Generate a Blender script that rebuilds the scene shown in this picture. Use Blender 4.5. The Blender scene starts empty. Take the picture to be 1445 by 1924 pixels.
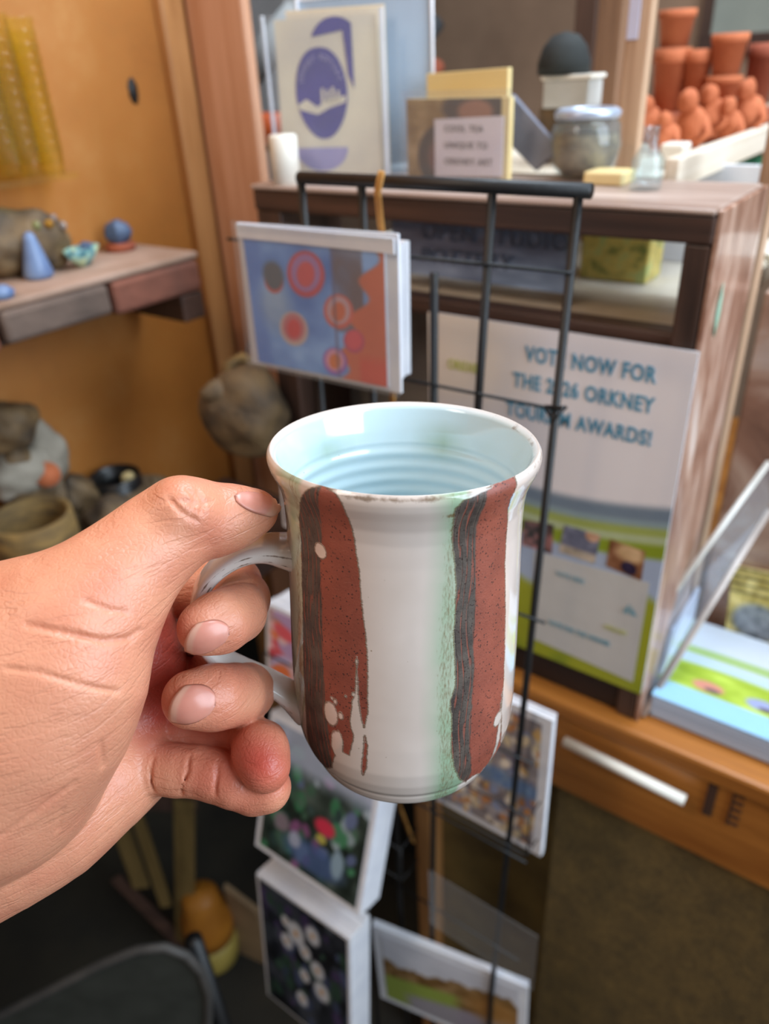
import bpy, math, random
import numpy as np
from mathutils import Vector, Matrix
random.seed(7); rng = np.random.RandomState(11)
SC = bpy.context.scene
COL = SC.collection

# ------------------------------------------------------------------ camera
IW, IH, FP, CX, CY = 1445., 1924., 1430., 722.5, 962.
def nrm(v):
    v = np.array(v, float); return v / np.linalg.norm(v)
_dn = nrm([128, -2440, -FP]); _up = -_dn
_Y = nrm([1947 - CX, 912, -FP]); _Y = nrm(_Y - _up * _Y.dot(_up)); _X = np.cross(_Y, _up)
RM = np.array([_X, _Y, _up])              # camera axes -> world axes
CAM = np.array([0, 0, 1.5])
cam_d = bpy.data.cameras.new('camera'); cam = bpy.data.objects.new('camera', cam_d); COL.objects.link(cam)
M4 = Matrix([[*RM[0], CAM[0]], [*RM[1], CAM[1]], [*RM[2], CAM[2]], [0, 0, 0, 1]])
cam.matrix_world = M4
cam_d.sensor_fit = 'VERTICAL'; cam_d.sensor_height = 24; cam_d.lens = 24 * FP / IH
cam_d.clip_start = .01; cam_d.clip_end = 50
cam_d.dof.use_dof = True; cam_d.dof.focus_distance = .243; cam_d.dof.aperture_fstop = cam_d.lens / 3.1
SC.camera = cam

# ------------------------------------------------------------------ light and exposure
w = bpy.data.worlds.new('world'); SC.world = w; w.use_nodes = True
w.node_tree.nodes['Background'].inputs[0].default_value = (1.0, .90, .82, 1)
w.node_tree.nodes['Background'].inputs[1].default_value = .22
def area(name, loc, target, sx, sy, power, col):
    l = bpy.data.lights.new(name, 'AREA'); l.shape = 'RECTANGLE'; l.size = sx; l.size_y = sy
    l.energy = power; l.color = col
    o = bpy.data.objects.new(name, l); COL.objects.link(o); o.location = loc
    o.rotation_euler = (Vector(target) - Vector(loc)).to_track_quat('-Z', 'Y').to_euler()
    return o
SC.cycles.transparent_max_bounces = 64
# window to the right of the counter, window behind the photographer's left shoulder, ceiling bulb
area('window_light_right', (1.25, .40, 1.85), (-.2, .35, 1.25), 1.1, 1.3, 34, (.72, .86, 1.0))
area('skylight', (-.15, .75, 2.46), (-.35, .45, 1.2), 1.1, .8, 33, (.76, .88, 1.0))
area('window_light_left', (-.66, -.75, 2.42), (-.3, .3, 1.3), .5, .7, 5.8, (1.0, .90, .82))
pl = bpy.data.lights.new('ceiling_bulb', 'POINT'); pl.energy = 5; pl.color = (1, .72, .42); pl.shadow_soft_size = .04
plo = bpy.data.objects.new('ceiling_bulb', pl); COL.objects.link(plo); plo.location = (-.45, -.25, 2.2)
SC.view_settings.view_transform = 'Standard'; SC.view_settings.look = 'None'
SC.view_settings.gamma = 1; SC.view_settings.exposure = 0.25

# ------------------------------------------------------------------ projection helpers (pixel of the photo -> point in the room)
def ray(x, y): return RM @ np.array([(x - CX) / FP, -(y - CY) / FP, -1.])
def onY(x, y, v): r = ray(x, y); return CAM + r * (v - CAM[1]) / r[1]
def onX(x, y, v): r = ray(x, y); return CAM + r * (v - CAM[0]) / r[0]
def onZ(x, y, v): r = ray(x, y); return CAM + r * (v - CAM[2]) / r[2]
def dep(x, y, d): return CAM + ray(x, y) * d
def cam2w(P): return np.asarray(P) @ RM.T + CAM
def w2px(P):
    c = (np.asarray(P) - CAM) @ RM; return CX - FP * c[..., 0] / c[..., 2], CY + FP * c[..., 1] / c[..., 2]
def above(p, ytop):      # point straight above p that shows at pixel row ytop
    lo, hi = p[2], p[2] + 2.5
    for _ in range(40):
        m = (lo + hi) / 2
        c = (np.array([p[0], p[1], m]) - CAM) @ RM
        if c[2] > -.02 or CY + FP * c[1] / c[2] < ytop: hi = m
        else: lo = m
    return np.array([p[0], p[1], lo])

# ------------------------------------------------------------------ colour and materials
def lin(c):
    c = np.asarray(c, float) / 255.
    return np.where(c <= .04045, c / 12.92, ((c + .055) / 1.055) ** 2.4)
def rgba(c): return (*[float(v) for v in lin(c)], 1)
class NT:
    def __init__(s, name):
        s.m = bpy.data.materials.new(name); s.m.use_nodes = True; s.t = s.m.node_tree
        s.b = s.t.nodes['Principled BSDF']
    def n(s, typ, **k):
        x = s.t.nodes.new(typ)
        for a, v in k.items():
            if a.startswith('i_'):
                key = a[2:]; key = int(key) if key.isdigit() else key.replace('_', ' ')
                x.inputs[key].default_value = v
            else: setattr(x, a, v)
        return x
    def l(s, a, b): s.t.links.new(a, b)
    def coord(s, scale=(1, 1, 1), rot=(0, 0, 0)):
        tc = s.n('ShaderNodeTexCoord'); mp = s.n('ShaderNodeMapping'); mp.inputs['Scale'].default_value = scale
        mp.inputs['Rotation'].default_value = rot; s.l(tc.outputs['Object'], mp.inputs[0]); return mp.outputs[0]
    def noise(s, vec, sc, det=4, rough=.55, dist=0):
        x = s.n('ShaderNodeTexNoise'); x.inputs['Scale'].default_value = sc; x.inputs['Detail'].default_value = det
        x.inputs['Roughness'].default_value = rough; x.inputs['Distortion'].default_value = dist
        if vec is not None: s.l(vec, x.inputs['Vector'])
        return x.outputs[0]
    def ramp(s, f, stops):
        r = s.n('ShaderNodeValToRGB'); e = r.color_ramp.elements
        while len(e) < len(stops): e.new(.5)
        for q, (p, c) in zip(e, stops):
            q.position = p; q.color = c if len(c) == 4 else (*c, 1)
        s.l(f, r.inputs[0]); return r.outputs[0]
    def math(s, op, a, b=None, c=None, clamp=False):
        x = s.n('ShaderNodeMath', operation=op, use_clamp=clamp)
        for i, v in enumerate((a, b, c)):
            if v is None: continue
            if isinstance(v, (int, float)): x.inputs[i].default_value = v
            else: s.l(v, x.inputs[i])
        return x.outputs[0]
    def mix(s, f, a, b, mode='MIX'):
        x = s.n('ShaderNodeMix', data_type='RGBA', blend_type=mode)
        for i, v in ((0, f), (6, a), (7, b)):
            if isinstance(v, (int, float)): x.inputs[i].default_value = v
            elif isinstance(v, tuple): x.inputs[i].default_value = v
            else: s.l(v, x.inputs[i])
        return x.outputs[2]
    def attr(s, nm): return s.n('ShaderNodeAttribute', attribute_name=nm)
    def bump(s, h, strength=.3, dist=.001, nrm_in=None):
        x = s.n('ShaderNodeBump'); x.inputs['Strength'].default_value = strength; x.inputs['Distance'].default_value = dist
        s.l(h, x.inputs['Height'])
        if nrm_in is not None: s.l(nrm_in, x.inputs['Normal'])
        s.l(x.outputs[0], s.b.inputs['Normal']); return x.outputs[0]
    def base(s, c): s.l(c, s.b.inputs['Base Color'])
    def set(s, **k):
        for a, v in k.items(): s.b.inputs[a.replace('_', ' ')].default_value = v
        return s

def plain(name, c, rough=.6, c2=None, sc=8, bump=.15, bd=.002, metal=0, stretch=(1, 1, 1), lo=.35, hi=.65, **k):
    t = NT(name); v = t.coord(stretch); f = t.noise(v, sc)
    c2 = c2 or tuple(max(0, int(q * .8)) for q in c)
    t.base(t.ramp(f, [(lo, rgba(c2)), (hi, rgba(c))])); t.set(Roughness=rough, Metallic=metal, **k)
    if bump: t.bump(t.noise(v, sc * 5), bump, bd)
    return t.m
def wood(name, c, c2, axis=0, sc=6, rough=.55, rings=9):
    t = NT(name); st = [sc, sc, sc]; st[axis] = sc * .12
    v = t.coord(tuple(st)); f = t.noise(v, 4, 6, .6, .6)
    st2 = [sc * 9, sc * 9, sc * 9]; st2[axis] = sc * .25
    g = t.noise(t.coord(tuple(st2)), 3, 3)
    h = t.math('ADD', t.math('MULTIPLY', f, .65), t.math('MULTIPLY', g, .35))
    t.base(t.ramp(h, [(.36, rgba(c2)), (.62, rgba(c))])); t.set(Roughness=rough)
    t.bump(h, .25, .002); return t.m
def glassy(name, c, rough=.05, ior=1.45, trans=1.0, alpha=.12):
    """thin clear sheet: mostly see-through, tinted, with a real surface gloss"""
    t = NT(name); f = t.noise(t.coord(), 12); cc = t.ramp(f, [(.3, rgba(c)), (.7, rgba(tuple(min(255, int(q * 1.04)) for q in c)))])
    t.base(cc); t.set(Roughness=rough, IOR=ior, Alpha=alpha)
    tr = t.n('ShaderNodeBsdfTransparent'); t.l(cc, tr.inputs[0]); gl = t.n('ShaderNodeBsdfGlossy'); gl.inputs['Roughness'].default_value = rough
    df = t.n('ShaderNodeBsdfDiffuse'); t.l(cc, df.inputs[0]); m1 = t.n('ShaderNodeMixShader'); m1.inputs[0].default_value = alpha
    t.l(tr.outputs[0], m1.inputs[1]); t.l(df.outputs[0], m1.inputs[2]); fr = t.n('ShaderNodeFresnel'); fr.inputs[0].default_value = ior; ge_ = t.n('ShaderNodeNewGeometry'); fc_ = t.math('MULTIPLY', fr.outputs[0], t.math('SUBTRACT', 1.0, ge_.outputs['Backfacing']))
    m2 = t.n('ShaderNodeMixShader'); t.l(fc_, m2.inputs[0]); t.l(m1.outputs[0], m2.inputs[1]); t.l(gl.outputs[0], m2.inputs[2])
    t.l(m2.outputs[0], t.t.nodes['Material Output'].inputs['Surface']); t.t.nodes.remove(t.b); return t.m
def vcol(name, rough=.45, coat=0., bumpy=0):
    t = NT(name); a = t.attr('Col'); f = t.noise(t.coord(), 60)
    t.base(t.mix(.06, a.outputs['Color'], f, 'OVERLAY')); t.set(Roughness=rough, Coat_Weight=coat, Coat_Roughness=.12)
    return t.m
MT = {}
MT['print'] = vcol('printed card', .4, .35)
MT['paper'] = plain('white paper', (226, 226, 230), .6, (214, 215, 222), 40, .1, .0004)
MT['paper_edge'] = plain('stacked paper edges', (214, 216, 226), .7, (178, 182, 200), 3, .3, .001, stretch=(2, 2, 260))
MT['black_wire'] = plain('black coated wire', (12, 12, 14), .5, (7, 7, 8), 60, .1)
MT['dark_wood'] = wood('dark brown timber', (84, 58, 46), (46, 30, 24), 0, 7, .5)
MT['dark_wood_v'] = wood('dark brown upright timber', (80, 56, 44), (44, 29, 23), 2, 7, .5)
MT['box_top'] = wood('worn pale board top', (196, 176, 164), (138, 112, 98), 0, 6, .4)
MT['pine'] = wood('varnished orange pine', (186, 120, 52), (134, 76, 26), 0, 7, .38)
MT['pine_v'] = wood('warm pine upright', (192, 138, 84), (146, 92, 44), 2, 6, .5)
MT['pine_pale'] = wood('pale pine upright', (206, 172, 142), (160, 122, 92), 2, 6, .5)
MT['pine_cream'] = wood('cream painted batten', (232, 220, 202), (206, 188, 164), 1, 5, .5)
MT['pink_wood'] = wood('pinkish lit post', (222, 172, 142), (190, 132, 94), 2, 5, .5)  # pink of the window light on the post, put into its colour
MT['terracotta'] = plain('terracotta', (196, 112, 70), .8, (170, 88, 50), 14, .3)
MT['terracotta_dark'] = plain('dark terracotta', (160, 82, 52), .8, (128, 60, 38), 14, .3)
MT['dark_clay'] = plain('smoky dark clay', (124, 98, 64), .7, (58, 46, 34), 22, .5, .004)
MT['black_clay'] = plain('black glazed clay', (26, 26, 26), .35, (14, 14, 14), 20, .2)
MT['ochre_clay'] = plain('ochre woven clay', (136, 106, 56), .75, (82, 64, 36), 26, .6, .004, stretch=(1, 1, 4))
MT['grey_rock'] = plain('grey mottled stone', (168, 158, 142), .8, (104, 96, 82), 12, .6, .006)
MT['blue_glaze'] = plain('powder blue glaze', (128, 150, 184), .4, (88, 108, 146), 16, .2)
MT['slate_blue'] = plain('slate blue glaze', (84, 104, 134), .5, (54, 70, 96), 20, .4)
MT['cream'] = plain('cream card', (226, 212, 186), .5, (214, 198, 170), 5, .05)
MT['cream_yellow'] = plain('yellow cream card', (234, 212, 158), .5, (216, 190, 128), 5, .05)
MT['white_gloss'] = plain('white wax', (238, 234, 224), .4, (226, 220, 206), 6, .05)
MT['grey_plastic'] = plain('grey plastic', (116, 118, 132), .45, (92, 94, 108), 20, .1)
MT['purple'] = plain('violet ink', (60, 44, 136), .45, (50, 36, 120), 30, .05)
MT['lavender'] = plain('lavender ink and reflection', (160, 148, 186), .45, (148, 136, 176), 30, .05)
MT['teal_ink'] = plain('teal blue ink', (92, 158, 188), .5, (80, 146, 176), 30, .02)
MT['pale_teal_ink'] = plain('pale teal ink', (120, 168, 184), .5, (108, 158, 176), 30, .02)
MT['lime_ink'] = plain('olive lime ink', (196, 198, 110), .5, (184, 186, 92), 30, .02)
MT['dark_ink'] = plain('dark grey ink', (96, 92, 96), .5, (84, 80, 84), 30, .02)
MT['slate_ink'] = plain('dim slate lettering', (74, 88, 110), .5, (64, 78, 98), 30, .02)
MT['twine'] = plain('golden raffia', (190, 138, 66), .7, (146, 98, 38), 60, .4)
MT['clear'] = glassy('clear acrylic', (236, 242, 250), .06, 1.4, 1, .05)
MT['sleeve'] = glassy('clear plastic sleeve', (244, 246, 250), .12, 1.3, 1, .06)
MT['acryl_edge'] = plain('frosted acrylic edge', (196, 184, 176), .3, (170, 158, 150), 20, .05)
MT['amber'] = glassy('amber glass', (253, 249, 214), .07, 1.6, 1, .02)
MT['glass'] = glassy('jar glass', (238, 244, 246), .05, 1.5, 1, .05)

# ------------------------------------------------------------------ object helpers
def tag(o, label=None, cat=None, group=None, kind=None):
    if label: o['label'] = label
    if cat: o['category'] = cat
    if group: o['group'] = group
    if kind: o['kind'] = kind
    return o
def thing(name, label, cat, loc, group=None):
    o = bpy.data.objects.new(name, None); COL.objects.link(o); o.location = tuple(loc); o.empty_display_size = .02
    return tag(o, label, cat, group)
def wloc(o):
    p = np.array(o.location)
    while o.parent: o = o.parent; p = p + np.array(o.location)
    return p
def mobj(name, V, F, mat, parent=None, smooth=False, origin=None, bevel=0, colors=None, attrs=None, mats=None, midx=None):
    V = np.asarray(V, float)
    if parent is None:
        if origin is None: origin = np.array([*V[:, :2].mean(0), V[:, 2].min()])
        off = np.array(origin)
    else: off = wloc(parent)
    me = bpy.data.meshes.new(name); me.from_pydata((V - off).tolist(), [], [tuple(map(int, f)) for f in F]); me.update()
    o = bpy.data.objects.new(name, me); COL.objects.link(o)
    if parent is None: o.location = tuple(off)
    else: o.parent = parent
    for m_ in ([mat] if mats is None else mats): me.materials.append(m_)
    if midx is not None: me.polygons.foreach_set('material_index', np.asarray(midx, np.int32))
    if smooth: me.polygons.foreach_set('use_smooth', [True] * len(me.polygons))
    if colors is not None:
        ca = me.color_attributes.new('Col', 'FLOAT_COLOR', 'POINT')
        c = np.ones((len(V), 4), np.float32); c[:, :3] = colors; ca.data.foreach_set('color', c.ravel())
    for k, v in (attrs or {}).items():
        at = me.attributes.new(k, 'FLOAT', 'POINT'); at.data.foreach_set('value', np.asarray(v, np.float32).ravel())
    if bevel:
        b = o.modifiers.new('bevel', 'BEVEL'); b.width = bevel; b.segments = 2; b.limit_method = 'ANGLE'
    return o
class MB:
    def __init__(s): s.V = []; s.F = []
    def add(s, V, F):
        k = len(s.V); s.V += [tuple(v) for v in V]; s.F += [tuple(i + k for i in f) for f in F]; return s
    def hexa(s, P): return s.add(P, [(0, 3, 2, 1), (4, 5, 6, 7), (0, 1, 5, 4), (1, 2, 6, 5), (2, 3, 7, 6), (3, 0, 4, 7)])
    def box(s, a, b):
        x0, y0, z0 = a; x1, y1, z1 = b
        return s.hexa([(x0, y0, z0), (x1, y0, z0), (x1, y1, z0), (x0, y1, z0), (x0, y0, z1), (x1, y0, z1), (x1, y1, z1), (x0, y1, z1)])
    def slab(s, quad, th):     # quad of four world points, thickness vector
        q = [np.array(p) for p in quad]; t = np.array(th)
        return s.hexa(q + [p + t for p in q])
    def tube(s, pts, r, seg=10, closed=False):
        pts = [np.array(p, float) for p in pts]; n = len(pts); R = r if hasattr(r, '__len__') else [r] * n
        V = []; ref = None
        for i, p in enumerate(pts):
            a = pts[i - 1] if (i or closed) else pts[0]; b = pts[(i + 1) % n] if (i < n - 1 or closed) else pts[-1]
            t = nrm(b - a)
            if ref is None: ref = np.cross(t, [0, 0, 1.]) if abs(t[2]) < .9 else np.cross(t, [1., 0, 0])
            ref = nrm(ref - t * ref.dot(t)); u = np.cross(t, ref)
            for k in range(seg):
                an = 2 * math.pi * k / seg; V.append(p + R[i] * (math.cos(an) * ref + math.sin(an) * u))
        F = []
        for i in range(n if closed else n - 1):
            for k in range(seg):
                j = (i + 1) % n; F.append((i * seg + k, i * seg + (k + 1) % seg, j * seg + (k + 1) % seg, j * seg + k))
        if not closed: F += [tuple(range(seg))[::-1], tuple((n - 1) * seg + k for k in range(seg))]
        return s.add(V, F)
    def lathe(s, prof, c, axis=(0, 0, 1), seg=40, squash=1, closed_profile=False):
        a = nrm(axis); e = nrm(np.cross(a, [1, .3, .2]) if abs(a[0]) < .9 else np.cross(a, [0, 1, 0])); f = np.cross(a, e); c = np.array(c, float)
        V = [c + a * z + r * (math.cos(t) * e + squash * math.sin(t) * f) for r, z in prof for t in [2 * math.pi * k / seg for k in range(seg)]]
        F = []; n = len(prof)
        for i in range(n if closed_profile else n - 1):
            j = (i + 1) % n
            for k in range(seg): F.append((i * seg + k, i * seg + (k + 1) % seg, j * seg + (k + 1) % seg, j * seg + k))
        if not closed_profile:
            if prof[0][0] > 1e-5: F.append(tuple(range(seg))[::-1])
            if prof[-1][0] > 1e-5: F.append(tuple((n - 1) * seg + k for k in range(seg)))
        return s.add(V, F)
    def blob(s, c, rad, amp=.15, fr=3., seed=0, nu=32, nv=20):
        r_ = np.random.RandomState(seed); ph = r_.rand(6) * 6; V = []; F = []
        for j in range(nv + 1):
            th = math.pi * j / nv
            for i in range(nu):
                fi = 2 * math.pi * i / nu; d = np.array([math.sin(th) * math.cos(fi), math.sin(th) * math.sin(fi), math.cos(th)])
                k = 1 + amp * (math.sin(fr * d[0] + ph[0]) * math.sin(fr * d[1] + ph[1]) + .6 * math.sin(2.1 * fr * d[2] + ph[2] + d[0] * 2) * math.cos(1.7 * fr * d[1] + ph[3]))
                V.append(np.array(c) + d * np.array(rad) * k)
        for j in range(nv):
            for i in range(nu): F.append((j * nu + i, (j + 1) * nu + i, (j + 1) * nu + (i + 1) % nu, j * nu + (i + 1) % nu))
        return s.add(V, F)
    def build(s, name, mat, parent=None, smooth=False, bevel=0, origin=None): return mobj(name, s.V, s.F, mat, parent, smooth, origin, bevel)

def picture(name, quad, fn, parent=None, n=110, mat=None, lift=0.0004, th=.0003):
    """a thin printed sheet on the quad TL,TR,BR,BL whose print is fn(u,v)->sRGB 0..255 (u right, v down)"""
    tl, tr, br, bl = [np.array(q, float) for q in quad]
    nn = nrm(np.cross(tr - tl, bl - tl)); 
    if np.dot(nn, CAM - tl) < 0: nn = -nn
    u, v = np.meshgrid(np.linspace(0, 1, n), np.linspace(0, 1, n))
    P = (tl * ((1 - u) * (1 - v))[..., None] + tr * (u * (1 - v))[..., None] + br * (u * v)[..., None] + bl * ((1 - u) * v)[..., None]) + nn * (lift + th)
    c = lin(np.clip(fn(u, v), 0, 255)).reshape(-1, 3)
    V = P.reshape(-1, 3); F = []
    idx = np.arange(n * n).reshape(n, n)
    F = np.stack([idx[:-1, :-1], idx[1:, :-1], idx[1:, 1:], idx[:-1, 1:]], -1).reshape(-1, 4).tolist()
    k = len(V); ring = list(idx[0, :]) + list(idx[1:, -1]) + list(idx[-1, -2::-1]) + list(idx[-2:0:-1, 0])
    V = np.vstack([V, V[ring] - nn * th]); c = np.vstack([c, c[ring]])
    for i in range(len(ring)):
        j = (i + 1) % len(ring); F.append((ring[i], ring[j], k + j, k + i))
    F.append(tuple(k + i for i in range(len(ring))))
    return mobj(name, V, F, mat or MT['print'], parent, colors=c, origin=None if parent else np.array(bl))
def fnoise(u, v, sc, seed=0, oct=3):
    r = np.random.RandomState(seed); out = np.zeros_like(u); amp = 1.
    for o in range(oct):
        n = int(sc * 2 ** o) + 3; g = r.rand(n, n)
        x = (u % 1.0001) * (n - 2); y = (v % 1.0001) * (n - 2); i = np.clip(x.astype(int), 0, n - 2); j = np.clip(y.astype(int), 0, n - 2)
        fx = x - i; fy = y - j; fx = fx * fx * (3 - 2 * fx); fy = fy * fy * (3 - 2 * fy)
        out += amp * ((g[j, i] * (1 - fx) + g[j, i + 1] * fx) * (1 - fy) + (g[j + 1, i] * (1 - fx) + g[j + 1, i + 1] * fx) * fy - .5); amp *= .5
    return out
def A(c): return np.array(c, float)
def over(img, m, c): m = np.clip(m, 0, 1)[..., None]; return img * (1 - m) + A(c) * m
def ell(u, v, cx, cy, rx, ry, soft=.15, rot=0):
    dx, dy = u - cx, v - cy; ca, sa = math.cos(rot), math.sin(rot)
    d = np.sqrt(((dx * ca + dy * sa) / rx) ** 2 + ((-dx * sa + dy * ca) / ry) ** 2)
    return np.clip((1 - d) / soft + .5, 0, 1)
def rect(u, v, a, b, c, d, s=.008):
    f = lambda x: np.clip(x / s + .5, 0, 1)
    return f(u - a) * f(c - u) * f(v - b) * f(d - v)
def text(name, body, size, mat, parent, p0, ex, ey, align='LEFT', ext=.0002, spacing=1.0, bold=0, sx=1.0):
    cu = bpy.data.curves.new(name, 'FONT'); cu.body = body; cu.size = size; cu.align_x = align; cu.extrude = ext; cu.offset = bold
    cu.space_character = spacing; cu.space_line = 1.0; cu.resolution_u = 4
    o = bpy.data.objects.new('tmp', cu); COL.objects.link(o)
    dg = bpy.context.evaluated_depsgraph_get(); me = bpy.data.meshes.new_from_object(o.evaluated_get(dg))
    V = np.array([v.co[:] for v in me.vertices]).reshape(-1, 3); F = [tuple(p.vertices) for p in me.polygons]
    bpy.data.objects.remove(o); bpy.data.curves.remove(cu); bpy.data.meshes.remove(me)
    ex = nrm(ex); ey = nrm(ey - ex * np.dot(ex, ey)); ez = np.cross(ex, ey)
    return mobj(name, np.array(p0) + V[:, :1] * ex * sx + V[:, 1:2] * ey + V[:, 2:] * ez, F, mat, parent)

# ================================================================== SETTING
def struct(o): o['kind'] = 'structure'; return o
# back wall, floor, ceiling
t = NT('rough plaster'); v = t.coord((1, 1, 1)); f = t.noise(v, 3, 6)
t.base(t.ramp(f, [(.3, rgba((104, 80, 62))), (.7, rgba((146, 116, 92)))])); t.set(Roughness=.85); t.bump(t.noise(v, 30), .3, .004)
struct(MB().box((-2.4, 1.75, 0), (1.6, 1.85, 2.5)).build('wall_back', t.m))
t = NT('dark earthen floor'); v = t.coord(); f = t.noise(v, 5, 6)
t.base(t.ramp(f, [(.3, rgba((30, 28, 24))), (.7, rgba((58, 52, 40)))])); t.set(Roughness=.8)
struct(MB().box((-2.4, -1.8, -.08), (1.6, 1.85, 0)).build('floor', t.m))
t = NT('roof boards'); v = t.coord((1, 8, 1)); f = t.noise(v, 3, 6)
t.base(t.ramp(f, [(.3, rgba((96, 70, 50))), (.7, rgba((140, 108, 80)))])); t.set(Roughness=.8)
struct(MB().box((-2.4, -.4, 2.5), (.9, 1.85, 2.58)).build('ceiling', t.m))
# left wall: stained chipboard sheet
t = NT('stained chipboard'); v = t.coord()
f = t.noise(v, 90, 3, .7); g = t.noise(v, 7, 5)
c1 = t.ramp(g, [(.25, rgba((146, 88, 30))), (.55, rgba((168, 106, 42))), (.8, rgba((186, 130, 70)))])
c2 = t.mix(t.ramp(f, [(.42, (0, 0, 0)), (.62, (1, 1, 1))]), rgba((168, 102, 38)), c1)
t.base(t.mix(.45, c1, c2)); t.set(Roughness=.55); t.bump(f, .25, .001)
wl = struct(MB().box((-.815, -.9, .955), (-.8, .69, 2.5)).build('wall_left', t.m))
struct(MB().box((-1.75, -1.8, 0), (-1.65, 1.75, 2.5)).build('wall_far_left', plain('dark rough stone wall', (44, 40, 34), .9, (20, 19, 17), 6, .6, .01)))
struct(MB().box((-1.649, .86, 0), (-.42, .89, .95)).build('wall_front', plain('black painted boarding', (30, 29, 25), .8, (16, 16, 14), 6, .3)))
kp = onX(250, 171, -.8)
MB().blob(kp + A([.0005, 0, 0]), (.003, .0066, .0125), .12, 4, 3, 20, 12).build('knot', MT['black_clay'], wl, True)
# corner post and its trim strip
struct(MB().box((-.803, .672, 0), (-.787, .706, 2.5)).build('trim_1', MT['pine_v'], bevel=.003))
struct(MB().box((-.806, .70, 0), (-.792, .722, 2.5)).build('trim_2', wood('brown trim timber', (176, 112, 56), (136, 78, 34), 2, 6), bevel=.003))
pr = onY(480, 560, .70); pr0 = onY(453, 0, .70)
o = MB().box((-.79, .708, 0), (onY(454, 0, .708)[0], .722, 2.5)).build('corner_post', MT['pink_wood'], bevel=.004)
tag(o, 'broad pinkish timber corner post beside the orange chipboard wall', 'post')

# ================================================================== LEFT BRICK SHELF
BX0, BX1 = -.80, -.68
t0 = thing('shelf_bracket', 'dark timber block under the right end of the brick shelf', 'bracket', (-.75, .55, 1.25))
MB().box((-.798, .545, 1.262), (-.682, .576, 1.2915)).build('upright_block', MT['dark_wood'], t0, bevel=.002)
MB().box((-.798, .20, 1.268), (-.775, .545, 1.288)).build('ledger', MT['dark_wood'], t0, bevel=.002)
ys = [-.06, .115, .327, .334, .455]
bricks = [(.10, .335, (150, 88, 62), 'leftmost pale red-fronted brick of the left wall shelf'), (.34, .455, (112, 92, 80), 'grey-brown middle brick of the left wall shelf'), (.46, .576, (134, 80, 62), 'reddish end brick of the left wall shelf above the dark block'), (-.13, .095, (120, 80, 60), 'brick at the near end of the left wall shelf, mostly out of view')]
for i, (y0, y1, c, lb) in enumerate(bricks[:3]):
    m = plain('brick %d' % i, c, .85, tuple(int(q * .7) for q in c), 14, .5, .004)
    b = MB().box((BX0 + .001, y0, 1.292 + (0.004 if i == 1 else 0)), (BX1 + (.002 if i == 1 else 0), y1, 1.326)).build('shelf_brick', m, bevel=.005)
    tag(b, lb, 'brick', 'bricks forming the left wall shelf')
o = MB().box((BX0 + .001, .08, 1.326), (BX1 - .001, .578, 1.334)).build('shelf_board', plain('dusty mortar top', (176, 146, 128), .8, (134, 104, 84), 9, .4, .003), bevel=.003)
tag(o, 'dusty pinkish top slab lying on the left wall bricks', 'shelf')
ZS = 1.334
def base_on(x, y, z): return onZ(x, y, z)
# blue cone
p = base_on(75, 522, ZS)
o = MB().lathe([(.0, 0), (.0125, .0005), (.0145, .004), (.0125, .012), (.009, .026), (.0065, .036), (.005, .041), (.001, .0435), (0, .044)], p, seg=28).build('glazed_cone', MT['blue_glaze'], smooth=True)
tag(o, 'powder blue glazed cone standing at the edge of the left brick shelf', 'ornament')
# turquoise boat dish
t = NT('turquoise glaze'); f = t.noise(t.coord(), 90, 3)
t.base(t.ramp(f, [(.35, rgba((54, 96, 110))), (.5, rgba((126, 178, 176))), (.62, rgba((190, 206, 160)))])); t.set(Roughness=.25, Coat_Weight=.4)
p = base_on(160, 500, ZS)
o = MB().lathe([(0, .0), (.008, .001), (.017, .008), (.024, .018), (.0225, .019), (.014, .011), (.006, .006), (0, .005)], p, seg=36, squash=.55).build('shell_dish', t.m, smooth=True)
tag(o, 'small turquoise shell-shaped dish on the left brick shelf', 'dish')
MB().blob(p + A([.004, .004, .018]), (.007, .006, .006), .2, 4, 5).build('rim_bead', MT['slate_blue'], o, True)
p = base_on(228, 470, ZS)
th_ = thing('pinch_pot', 'small slate blue rough pot on a clay foot at the shelf back', 'pot', p)
MB().lathe([(0, 0), (.016, 0), (.017, .007), (.012, .009), (0, .009)], p, seg=24).build('clay_foot', MT['terracotta_dark'], th_, True)
MB().blob(p + A([0, 0, .019]), (.015, .014, .013), .1, 5, 2).build('pot_body', MT['slate_blue'], th_, True)
p = base_on(5, 560, ZS)
o = MB().lathe([(0, 0), (.010, 0), (.012, .006), (.006, .011), (0, .012)], p, seg=20).build('glass_pebble', MT['blue_glaze'], smooth=True)
tag(o, 'tiny pale blue pebble at the left edge of the brick shelf', 'pebble')
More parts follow.
